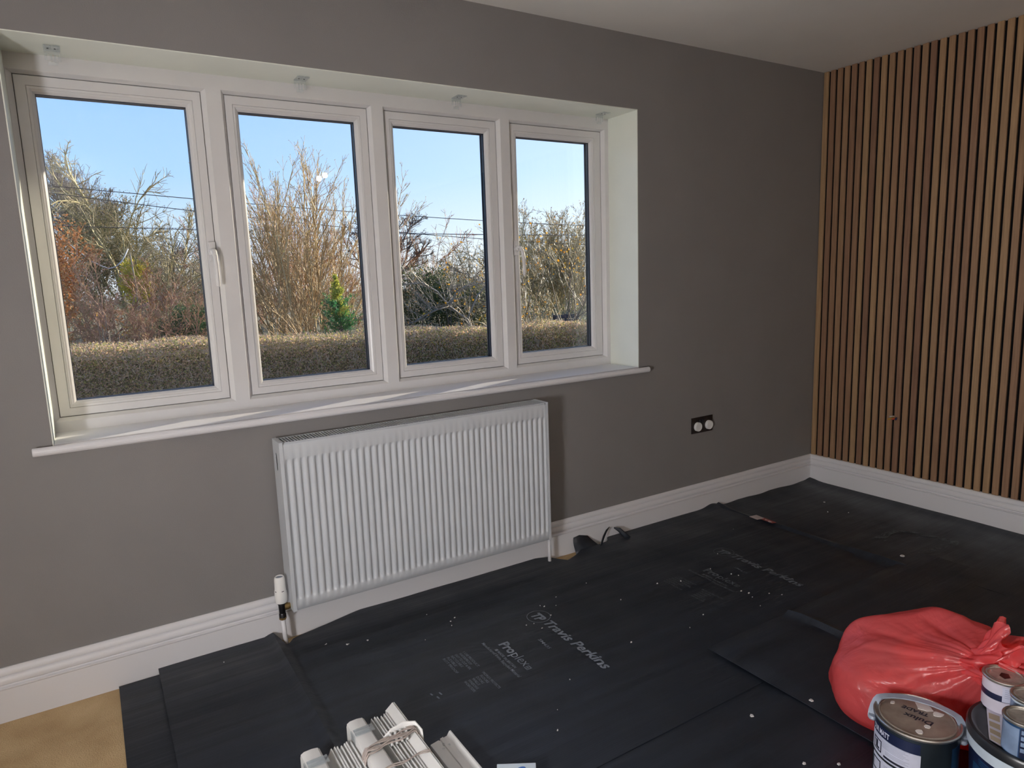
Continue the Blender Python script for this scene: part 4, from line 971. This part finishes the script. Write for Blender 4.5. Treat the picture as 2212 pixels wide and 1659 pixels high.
leafmat('leaf_ivy', [(.07,.085,.028),(.14,.145,.05),(.24,.20,.085),(.36,.27,.13)], .35); leafmat('leaf_copper', [(.42,.14,.035),(.60,.25,.07),(.52,.33,.14)], .4)
leafmat('leaf_yellow', [(.66,.55,.04),(.80,.66,.06),(.48,.52,.07)], .5); leafmat('leaf_green', [(.025,.10,.045),(.055,.17,.065),(.09,.22,.06)], .4)
leafmat('leaf_conifer', [(.03,.20,.08),(.06,.30,.09),(.13,.38,.09)], .45); leafmat('leaf_conifer_top', [(.48,.52,.07),(.62,.60,.11),(.34,.44,.07)], .5)
leafmat('leaf_orange', [(.66,.25,.02),(.78,.40,.03),(.70,.48,.05)], .4); leafmat('leaf_pale', [(.42,.42,.16),(.52,.50,.24)], .5)
leafmat('leaf_hedge', [(.16,.19,.06),(.30,.33,.10),(.52,.46,.15),(.52,.31,.20),(.62,.42,.28),(.76,.58,.40)], .55); leafmat('twig_hedge', [(.34,.24,.17),(.52,.40,.30),(.66,.54,.44)], 0)
leafmat('leaf_dry', [(.30,.17,.07),(.45,.28,.12),(.36,.30,.12),(.22,.18,.06)], .35); leafmat('leaf_dark', [(.05,.085,.035),(.11,.15,.06),(.18,.21,.085)], .4)
mat('hedge_core', (.10, .085, .045), .95, vscale=30, vcol=(.19,.15,.09), bump=.6, bscale=60)

b = MB(); NX, NY = 60, 40
gv = []
for j in range(NY+1):
    for i in range(NX+1):
        x = -60 + 160*i/NX; y = 1.0 + 119*(j/NY)**1.5; gv.append((x, y, GZ + .05*noise2(x, y, 31, .8) + .2*max(0, (y-30)/90)))
b.v = gv; b.f = [(j*(NX+1)+i, j*(NX+1)+i+1, (j+1)*(NX+1)+i+1, (j+1)*(NX+1)+i) for j in range(NY) for i in range(NX)]
o = b.build('ground', 'ground'); struct(o)
struct(MB().box(-9, 16, DEP+.01, 6.75, GZ-.1, GZ+.06).build('bounce_drive', 'bounce_gravel'))      # unseen pale slab added to bounce sunlight onto the hedge face

# clipped hedge across the garden front
rg = np.random.default_rng(11)
hd = thing('clipped_hedge', (1, 7.6, GZ), 'long clipped twiggy hedge running across the garden outside the window', 'hedge')
HX0, HX1 = -9.0, 14.0
def htop(x): return .46 - .028*(x-1.0) + .02*np.sin(x*2.3) + .012*np.sin(x*7.1+1)
MB().loft([[(HX0,7.22,GZ),(HX0,7.22,htop(HX0)-.16),(HX0,7.95,htop(HX0)-.16),(HX0,7.95,GZ)], [(1,7.22,GZ),(1,7.22,htop(1)-.16),(1,7.95,htop(1)-.16),(1,7.95,GZ)], [(HX1,7.22,GZ),(HX1,7.22,htop(HX1)-.16),(HX1,7.95,htop(HX1)-.16),(HX1,7.95,GZ)]], True, True).build('hedge_core', 'hedge_core', hd)
def hpts(n, front=True, x0=HX0, x1=HX1):
    x = rg.uniform(x0, x1, n)
    if front: y = 7.16 - np.abs(rg.normal(0, .08, n)) + .025*np.sin(x*3.1); z = rg.uniform(GZ+.1, 1, n); z = GZ + .3 + (htop(x)-GZ-.3)*rg.uniform(0, 1, n)**.8
    else: y = rg.uniform(7.05, 8.1, n); z = htop(x) - np.abs(rg.normal(0, .06, n)) + .02
    return np.stack([x, y, z], 1)
P = np.concatenate([hpts(78000, True, -4.6, 6.5), hpts(9000, True), hpts(22000, False, -4.6, 7.5), hpts(5000, False)])
npmesh('foliage', *leaves(rg, P, .027, .6), 'leaf_hedge', hd, 'stuff')
P = np.concatenate([hpts(17000, True, -4.6, 6.5), hpts(10000, False, -4.6, 7.5)]); D = rg.normal(0, 1, P.shape)*np.array([1, .7, .6]) + np.array([0, -.3, .75]); L = grow(rg, P - unit(D)*.05, D, rg.uniform(.04, .11, len(P)), 2, .25, .1)
npmesh('twigs', *tubes([(L, .0028, .0012)]), 'twig_hedge', hd, 'stuff')

def bare_tree(name, label, base, height, spread, levels, seed, bark, twig, group=None, trunk_r=.12, nstem=1, lean=(0,0), up=.06, trunk_frac=.3, leaf=None, cat='tree', wander=.10, minr=.0035):
    """levels: list of (children, angle, length factor, segments)"""
    rg = np.random.default_rng(seed); t = thing(name, base, label, cat, group)
    P0 = np.tile(np.array(base, float), (nstem, 1)) + rg.normal(0, .06*nstem**.5, (nstem, 3))*np.array([1, 1, 0]); P0[:, 2] = base[2]
    D = np.tile(np.array([lean[0], lean[1], 1.]), (nstem, 1)) + rg.normal(0, spread if nstem > 1 else .05, (nstem, 3))*np.array([1, 1, .2])
    Ln = np.full(nstem, height*(trunk_frac if nstem == 1 else .9))*rg.uniform(.8, 1.1, nstem)
    L = grow(rg, P0, D, Ln, 7, wander*.6, up); big = [(L, trunk_r, trunk_r*.55 if nstem == 1 else minr)]; small = []; cur, cl, r = L, Ln, trunk_r
    if nstem == 1: cl = np.full(1, height*.62)
    for k, (n, ang, lf, sg) in enumerate(levels):
        P, D, ln = spawn(rg, cur, n, .45 if (k == 0 and nstem == 1) else .25, 1.0, ang, lf, cl)
        cur = grow(rg, P, D, ln, sg, wander*(1+.3*k), up*.8); r = max(r*.5, minr); cl = ln
        (big if k < len(levels)-2 else small).append((cur, r, max(r*.35, minr*.7)))
    npmesh('branches', *tubes(big), bark, t)
    if small: npmesh('twigs', *tubes(small), twig, t, 'stuff')
    if leaf:
        for nm, mt, n, sz, asp, t0 in leaf: npmesh(nm, *leaves(rg, ends(cur, rg, n, t0)[::1], sz, asp), mt, t, 'stuff')
    return t, cur, rg
def cloud(t, rg, nm, mt, n, centre, rad, size, asp=.6, shell=.55, lump=.25):
    d = unit(rg.normal(0, 1, (n, 3))); k = 1 + lump*(np.sin(d[:, 0]*5.1+1)*np.sin(d[:, 2]*4.3+2) + .7*np.sin(d[:, 1]*7+d[:, 2]*8))
    P = np.array(centre) + d*np.array(rad)*(k*rg.uniform(shell, 1.03, n)**.7)[:, None]
    npmesh(nm, *leaves(rg, P, size, asp), mt, t, 'stuff')

# 1: tall bare tree beyond the first pane
bare_tree('bare_tree', 'tall bare grey tree rising behind the ivy covered tree', (-3.0, 23.0, GZ), 8.3, .3, [(18, .50, .66, 6), (10, .50, .60, 5), (9, .5, .6, 4), (8, .5, .62, 3)], 101, 'bark_grey', 'twig_grey', trunk_r=.10, trunk_frac=.40, lean=(-.02, 0), minr=.0055, wander=.11, up=.09)
# 2: ivy covered tree in front of it
t, cur, r2 = bare_tree('ivy_tree', 'broad olive green ivy covered tree with pale yellowish limbs, seen in the leftmost pane', (-2.75, 16.0, GZ), 4.6, .35, [(9, .55, .62, 5), (8, .6, .55, 4), (7, .7, .5, 3)], 102, 'bark_yellow', 'twig_olive', trunk_r=.055, nstem=7, minr=.005, wander=.14, up=.03)
for c_, rd, n_ in (((-3.0,16.2,2.35),(.80,.7,1.10),13000), ((-2.5,16.2,1.8),(.60,.7,.85),9000), ((-3.35,16.2,1.5),(.5,.6,.9),7000), ((-2.25,16.1,1.3),(.42,.5,.60),5000)): cloud(t, r2, 'ivy', 'leaf_ivy', n_, c_, rd, .036, .6, .35, .30)
# 3: copper leaved tree at the far left
t, cur, r3 = bare_tree('copper_beech', 'copper leaved tree at the left edge of the leftmost pane', (-4.05, 11.2, GZ), 3.3, .35, [(8, .6, .6, 4), (7, .6, .5, 3), (6, .6, .5, 2)], 103, 'twig_red', 'twig_russet', trunk_r=.03, nstem=4, minr=.004, wander=.14, leaf=[('leaves', 'leaf_copper', 2, .05, .6, .2)])
cloud(t, r3, 'leaves', 'leaf_copper', 5000, (-4.0, 11.3, 1.55), (.55, .5, .95), .05, .6, .3)
# 4: reddish twiggy shrub
t, cur, r4 = bare_tree('twiggy_shrub', 'reddish brown twiggy shrub behind the hedge in the leftmost pane', (-3.15, 9.6, GZ), 2.3, .42, [(9, .45, .55, 4), (8, .55, .5, 3), (5, .6, .5, 2)], 104, 'twig_red', 'twig_red', trunk_r=.012, nstem=13, minr=.0026, wander=.16, cat='shrub', leaf=[('leaves', 'leaf_dry', 1, .03, .6, .6)])
bare_tree('young_tree', 'pale forked sapling standing in the reddish shrub', (-3.42, 9.2, GZ), 2.2, .2, [(4, .45, .55, 4), (5, .5, .5, 3), (4, .6, .4, 2)], 105, 'bark_pale', 'twig_red', trunk_r=.016, trunk_frac=.72, minr=.003, leaf=[('leaves', 'leaf_orange', 1, .022, .8, .8)])
# 5: yellow shrub with a slim pole
t = thing('yellow_shrub', (-2.50, 15.0, GZ), 'bright yellow leaved shrub beside a slim wooden pole', 'shrub'); r5 = np.random.default_rng(106)
L = grow(r5, np.tile([-2.5,15.,GZ],(10,1)), r5.normal(0,.2,(10,3))+np.array([0,0,1.]), r5.uniform(1.6,2.8,10), 6, .08, .1); npmesh('branches', *tubes([(L,.014,.004)]), 'bark_yellow', t)
cloud(t, r5, 'leaves', 'leaf_yellow', 3200, (-2.5,15.,1.42), (.30,.25,.46), .060, .7, .2)
t = thing('wooden_pole', (-2.60, 13.6, GZ), 'slim leaning wooden pole in front of the yellow shrub', 'pole'); MB().tube([(-2.56,13.6,GZ),(-2.60,13.6,1.3),(-2.63,13.6,1.98)], [.024,.018,.014], 8).build('pole', 'timber_grey', t, smooth=True)
# 6: dark green conifer shrub and yellow sprays
t = thing('evergreen_shrub', (-2.12, 9.9, GZ), 'dark green evergreen shrub behind the hedge at the first mullion', 'shrub'); r6 = np.random.default_rng(107)
L = grow(r6, np.tile([-2.12,9.9,GZ],(14,1)), r6.normal(0,.45,(14,3))+np.array([0,0,.9]), r6.uniform(1.2,2.0,14), 5, .1, .02); npmesh('branches', *tubes([(L,.02,.005)]), 'bark_grey', t)
for c_, rd, n_ in (((-2.02,9.9,.62),(.36,.36,.34),5200), ((-2.36,9.85,.46),(.26,.3,.28),2600), ((-1.72,10.0,.60),(.27,.3,.34),2600)): cloud(t, r6, 'foliage', 'leaf_green', n_, c_, rd, .045, .35)
t = thing('yellow_shrub', (-2.45, 10.4, GZ), 'low shrub with scattered yellow leaves before the dark evergreen', 'shrub'); r7 = np.random.default_rng(108)
L = grow(r7, np.tile([-2.4,10.4,GZ],(26,1)), r7.normal(0,.4,(26,3))+np.array([0.1,0,1.]), r7.uniform(1.0,1.8,26), 5, .14, .0); npmesh('branches', *tubes([(L,.008,.003)]), 'twig_red', t)
npmesh('leaves', *leaves(r7, ends(L, r7, 26, .45) + r7.normal(0,.06,(26*26,3)), .045, .75), 'leaf_yellow', t, 'stuff')
# 7: distant bare trees in the gap
for k, (x, y, h_) in enumerate(((-.35, 30, 4.6), (.55, 29, 4.4), (1.3, 31, 4.0), (-1.2, 31, 4.1))):
    bare_tree('bare_tree', ['distant bare grey tree standing in the gap right of the ivy tree', 'distant bare grey tree partly behind the first mullion', 'distant bare tree hidden mostly by the golden willow', 'distant low bare tree beyond the yellow shrub'][k], (x, y, GZ), h_, .4, [(8, .6, .6, 5), (7, .6, .55, 4), (6, .65, .5, 3)], 120+k, 'bark_grey', 'twig_grey', trunk_r=.05, nstem=3, minr=.008, wander=.15)
# 8: golden coppiced willow
bare_tree('willow', 'golden brown many stemmed willow fanning up in the second pane', (.42, 12.2, GZ+.25), 3.9, .34, [(9, .28, .50, 5), (6, .34, .48, 4), (3, .4, .5, 3)], 130, 'bark_gold', 'twig_gold', trunk_r=.026, nstem=29, minr=.0034, wander=.07, up=.05, leaf=[('leaves', 'leaf_pale', 1, .038, .35, .7)])
t, cur, r9 = bare_tree('willow_scrub', 'low tangle of golden twigs around the foot of the willow', (.1, 11.4, GZ), 2.2, .75, [(7, .5, .5, 4), (5, .6, .5, 3)], 131, 'bark_gold', 'twig_gold', trunk_r=.012, nstem=20, minr=.0035, wander=.14, up=.0, cat='shrub', leaf=[('leaves', 'leaf_dry', 1, .03, .5, .5)])
# 9: young conifer, yellow top and green skirt
t = thing('young_conifer', (.22, 9.3, GZ), 'small conifer with yellow green tip and dark green skirt behind the hedge', 'tree'); r10 = np.random.default_rng(140)
MB().tube([(.25,9.3,GZ),(.22,9.3,.4),(.17,9.3,1.30)], [.03,.02,.004], 8).build('trunk', 'bark_grey', t)
def sprays(z0, z1, n, rlow, rhigh, mt, nm):
    z = r10.uniform(z0, z1, n); w = (z-z0)/(z1-z0); rad_ = (rlow*(1-w)+rhigh*w)*r10.uniform(.5, 1.12, n)*(1+.25*np.sin(z*19)); a = r10.uniform(0, 2*PI, n)
    P0 = np.stack([.25-.08*(z+.95)/2.2 + 0*z, 9.3+0*z, z], 1); D = np.stack([np.cos(a), np.sin(a), .38+.25*w], 1); L = grow(r10, P0, D, rad_*1.05, 5, .10, .03)
    npmesh('branches', *tubes([(L, .005, .002)]), 'bark_grey', t, 'stuff')
    Pn = np.concatenate([ends(L, r10, 26, .12)]); Pn = Pn + r10.normal(0, .016, Pn.shape); npmesh(nm, *leaves(r10, Pn, .050, .30), mt, t, 'stuff')
sprays(-.5, .85, 230, .62, .32, 'leaf_conifer', 'lower_foliage'); sprays(.62, 1.36, 80, .25, .025, 'leaf_conifer_top', 'tip_foliage')
# 10: reddish thicket behind, bare tree across the second mullion
bare_tree('thicket', 'rust coloured bare thicket at the right side of the second pane', (2.5, 16.5, GZ), 4.2, .45, [(8, .42, .55, 4), (7, .5, .5, 3), (4, .6, .5, 2)], 150, 'twig_russet', 'twig_russet', trunk_r=.02, nstem=13, minr=.0045, wander=.13, cat='shrub')
bare_tree('thicket', 'brown bare thicket behind the willow', (1.1, 18, GZ), 3.9, .42, [(8, .45, .55, 4), (7, .5, .5, 3), (3, .6, .5, 2)], 151, 'twig_gold', 'twig_red', trunk_r=.02, nstem=12, minr=.0050, wander=.13, cat='shrub')
bare_tree('bare_tree', 'bare dark branched tree standing across the second mullion', (5.6, 20.0, GZ), 6.6, .3, [(13, .75, .66, 6), (8, .65, .55, 5), (8, .6, .5, 4), (6, .6, .52, 3)], 152, 'bark_grey', 'twig_grey', trunk_r=.10, trunk_frac=.50, minr=.006, wander=.13, up=.07)
# 11: ivy mound and hawthorn, third pane
t = thing('ivy_mound', (4.2, 13.4, GZ), 'dark green ivy mound behind the hedge in the third pane', 'shrub'); r11 = np.random.default_rng(160)
L = grow(r11, np.tile([4.2,13.4,GZ],(20,1)) + r11.normal(0,.5,(20,3))*np.array([1,.4,0]), r11.normal(0,.35,(20,3))+np.array([0,0,1.]), r11.uniform(1.4,2.3,20), 5, .1, .05); npmesh('branches', *tubes([(L,.03,.008)]), 'bark_grey', t)
for c_, rd, n_ in (((3.7,13.5,.75),(.75,.5,.75),5600), ((4.6,13.5,.65),(.8,.5,.62),5200), ((5.4,13.7,.45),(.7,.5,.6),3800), ((3.0,13.6,.3),(.6,.5,.6),2600)): cloud(t, r11, 'foliage', 'leaf_dark', n_, c_, rd, .05, .7)
bare_tree('hawthorn', 'dark twisted hawthorn leaning up at the right edge of the third pane', (5.5, 14.2, GZ), 3.1, .3, [(8, .7, .62, 5), (7, .75, .55, 4), (6, .75, .5, 3)], 161, 'bark_grey', 'twig_olive', trunk_r=.05, nstem=2, minr=.0045, wander=.22, up=.0, leaf=[('leaves', 'leaf_ivy', 2, .035, .7, .4)])
# 12: apple tree with a few orange leaves, third and fourth panes
t = thing('apple_tree', (2.75, 9.0, GZ), 'pale limbed apple tree with a few orange leaves close behind the hedge', 'tree'); r12 = np.random.default_rng(170)
limbs = [[(2.9,9.0,GZ),(2.75,9.0,.0),(2.55,9.0,.47),(2.18,9.0,.74),(1.95,9.0,1.02),(1.66,9.0,1.18),(1.29,9.0,1.17)], [(2.18,9.0,.74),(1.9,8.9,.70),(1.6,8.85,.60),(1.36,8.8,.50),(1.15,8.8,.46)], [(2.55,9.0,.47),(2.9,9.2,.9),(3.2,9.3,1.1),(3.6,9.4,1.2)], [(2.18,9.,.74),(2.4,9.1,1.0),(2.7,9.1,1.12)]]
b = MB()
for lm in limbs:
    k = len(lm); b.tube(lm, [.028-.018*i/(k-1) for i in range(k)] if lm is limbs[0] else [.016-.009*i/(k-1) for i in range(k)], 7)
b.build('limbs', 'bark_pale', t, smooth=True)
LL = np.array([[np.array(l)[int(round(i*(len(l)-1)/6))] for i in range(7)] for l in limbs], float)
P, D, ln = spawn(r12, LL, 34, .12, 1, 1.0, .5, np.array([1.6,1.2,1.3,1.0])); D[:, 2] = np.abs(D[:, 2])*.5 + .1; L1 = grow(r12, P, D, ln*1.3, 6, .13, .05)
P, D, ln = spawn(r12, L1, 5, .2, 1, .6, .5, ln*1.3); L2 = grow(r12, P, D, ln, 4, .16, .05)
npmesh('twigs', *tubes([(L1, .0055, .0025), (L2, .003, .0016)]), 'bark_pale', t, 'stuff')
npmesh('leaves', *leaves(r12, ends(L2, r12, 1, .5)[::9], .045, .8), 'leaf_orange', t, 'stuff')
t, cur, r13 = bare_tree('apple_tree', 'twiggy apple tree dotted with orange leaves in the rightmost pane', (5.0, 9.8, GZ), 3.2, .5, [(9, .6, .62, 5), (7, .65, .55, 4), (5, .6, .5, 3)], 171, 'twig_grey', 'twig_olive', trunk_r=.022, nstem=8, minr=.0028, wander=.15, up=.02)
npmesh('leaves', *leaves(r13, cur[::4, -1], .050, .85), 'leaf_orange', t, 'stuff')
# 13: round brown bush, bench, low plants and far hedgerow
bare_tree('round_bush', 'domed brown twiggy bush behind the apple tree in the rightmost pane', (10.2, 17.2, GZ), 3.9, .42, [(10, .35, .5, 4), (8, .45, .5, 3), (5, .5, .5, 2)], 180, 'twig_olive', 'twig_olive', trunk_r=.018, nstem=30, minr=.0050, wander=.11, cat='shrub', leaf=[('dry_leaves', 'leaf_dry', 1, .05, .6, .3)])
t = thing('garden_bench', (6.35, 11.0, GZ), 'dark slatted garden bench behind the hedge in the rightmost pane', 'bench')
for k in range(4):
    o = MB().box(5.98, 6.72, 11.0, 11.02, -.16+.115*k, -.07+.115*k).build('back_slat', 'bench_paint', t)
for x in (6.0, 6.34, 6.68): MB().box(x-.025, x+.025, 11.02, 11.06, GZ, .29).build('post', 'bench_paint', t)
for k in range(3): MB().box(5.98, 6.72, 10.62+.12*k, 10.72+.12*k, -.53, -.50).build('seat_slat', 'bench_paint', t)
for x in (6.0, 6.68): MB().box(x-.025, x+.025, 10.6, 10.65, GZ, -.53).build('leg', 'bench_paint', t)
for k, (x, y, rx, rz, mt, lb) in enumerate(((4.0,10.9,.9,.62,'leaf_dry','low brown leafy scrub behind the third mullion'), (5.6,12.4,1.0,1.0,'leaf_ivy','olive shrub filling the gap left of the garden bench'), (4.6,10.4,.6,.42,'leaf_dry','low yellowing plants behind the hedge left of the bench'), (7.9,12.2,.9,.75,'leaf_dark','low dark green shrub behind the hedge right of the bench'), (6.4,13.0,1.3,.9,'leaf_dry','wide brown leafy shrub behind the garden bench'), (-3.9,8.9,.55,.7,'leaf_ivy','olive leafy shrub at the far left just behind the hedge'), (-.6,10.2,.6,.6,'leaf_dry','low russet scrub at the left of the second pane'), (1.3,10.6,.6,.7,'leaf_dry','low russet scrub right of the small conifer'))):
    rr_ = np.random.default_rng(200+k); t = thing('low_shrub', (x, y, GZ), lb, 'shrub')
    L = grow(rr_, np.tile([x,y,GZ],(40,1)) + rr_.normal(0,rx*.5,(40,3))*np.array([1,.5,0]), rr_.normal(0,.4,(40,3))+np.array([0,0,1.]), rr_.uniform(.7,1.2,40)*(rz+.7), 5, .14, .0); npmesh('stems', *tubes([(L,.007,.003)]), 'twig_russet' if k in (6,7) else 'twig_olive', t, 'stuff')
    cloud(t, rr_, 'foliage', mt, 2600, (x, y, GZ+.2+rz*.7), (rx, .5, rz*1.05), .04, .6, .2)
for k in range(11):
    rr_ = np.random.default_rng(230+k); x = -9 + 4.2*k; y = 33 + 6*math.sin(k*2.3); t = thing('hedgerow_bush', (x, y, GZ), 'leafless brown bush of the far hedgerow across the field', 'shrub', 'far hedgerow bushes')
    S_ = 48; P0 = np.tile([x,y,GZ],(S_,1)) + rr_.normal(0,1.2,(S_,3))*np.array([1,.6,0]); D = rr_.normal(0,.30,(S_,3))+np.array([0,0,1.]); ln = rr_.uniform(2.0,3.6,S_); L = grow(rr_, P0, D, ln, 4, .1, .02)
    P, D, l2 = spawn(rr_, L, 9, .1, 1, .5, .45, ln); L2 = grow(rr_, P, D, l2, 3, .14, .02); P, D, l3 = spawn(rr_, L2, 4, .2, 1, .6, .5, l2); L3 = grow(rr_, P, D, l3, 2, .14, .02)
    npmesh('branches', *tubes([(L,.03,.01),(L2,.011,.007),(L3,.009,.006)]), 'twig_red' if k % 3 == 0 else 'twig_olive', t, 'stuff')
# 14: overhead wires and a slack cable
def wire(zs, y, r, label, mt='cable_black', name='overhead_wire'):
    xs = np.array([q[0] for q in zs]); zz = np.array([q[1] for q in zs]); c = np.polyfit(xs, zz, 2); X = np.linspace(-14, 22, 40)
    tag(MB().tube([(x, y, float(np.polyval(c, x))) for x in X], r, 5).build(name, mt, smooth=True), label, 'wire', 'overhead wires')
wire([(-3.88,3.30),(-1.27,3.11),(2.26,2.90),(5.86,2.74),(9.36,2.62)], 14.0, .0085, 'topmost dark overhead wire crossing all the panes')
wire([(-3.88,3.17),(-1.26,2.87),(2.29,2.51),(5.86,2.27),(9.40,2.08)], 14.1, .0085, 'second overhead wire from the top, sloping down rightwards')
wire([(-3.85,2.54),(-1.29,2.49),(2.28,2.41),(5.86,2.38),(9.33,2.37)], 14.2, .0080, 'third overhead wire from the top, almost level')
wire([(-3.85,2.74),(-1.29,2.68),(2.28,2.62),(5.86,2.56),(9.33,2.52)], 16.5, .0055, 'thin pale overhead wire between the dark ones', 'cable_pale')
pts = [(-4.3,12.0,2.72),(-3.83,12.,2.27),(-3.58,12.,2.00),(-3.33,12.,1.76),(-3.20,12.,1.68),(-3.09,12.,1.63),(-2.98,12.,1.66),(-2.88,12.,1.75),(-2.80,12.05,1.87),(-2.66,13.6,2.05)]
tag(MB().tube(pts, .011, 6).build('slack_cable', 'cable_pale', smooth=True), 'slack pale cable looping down to the slim wooden pole', 'cable')
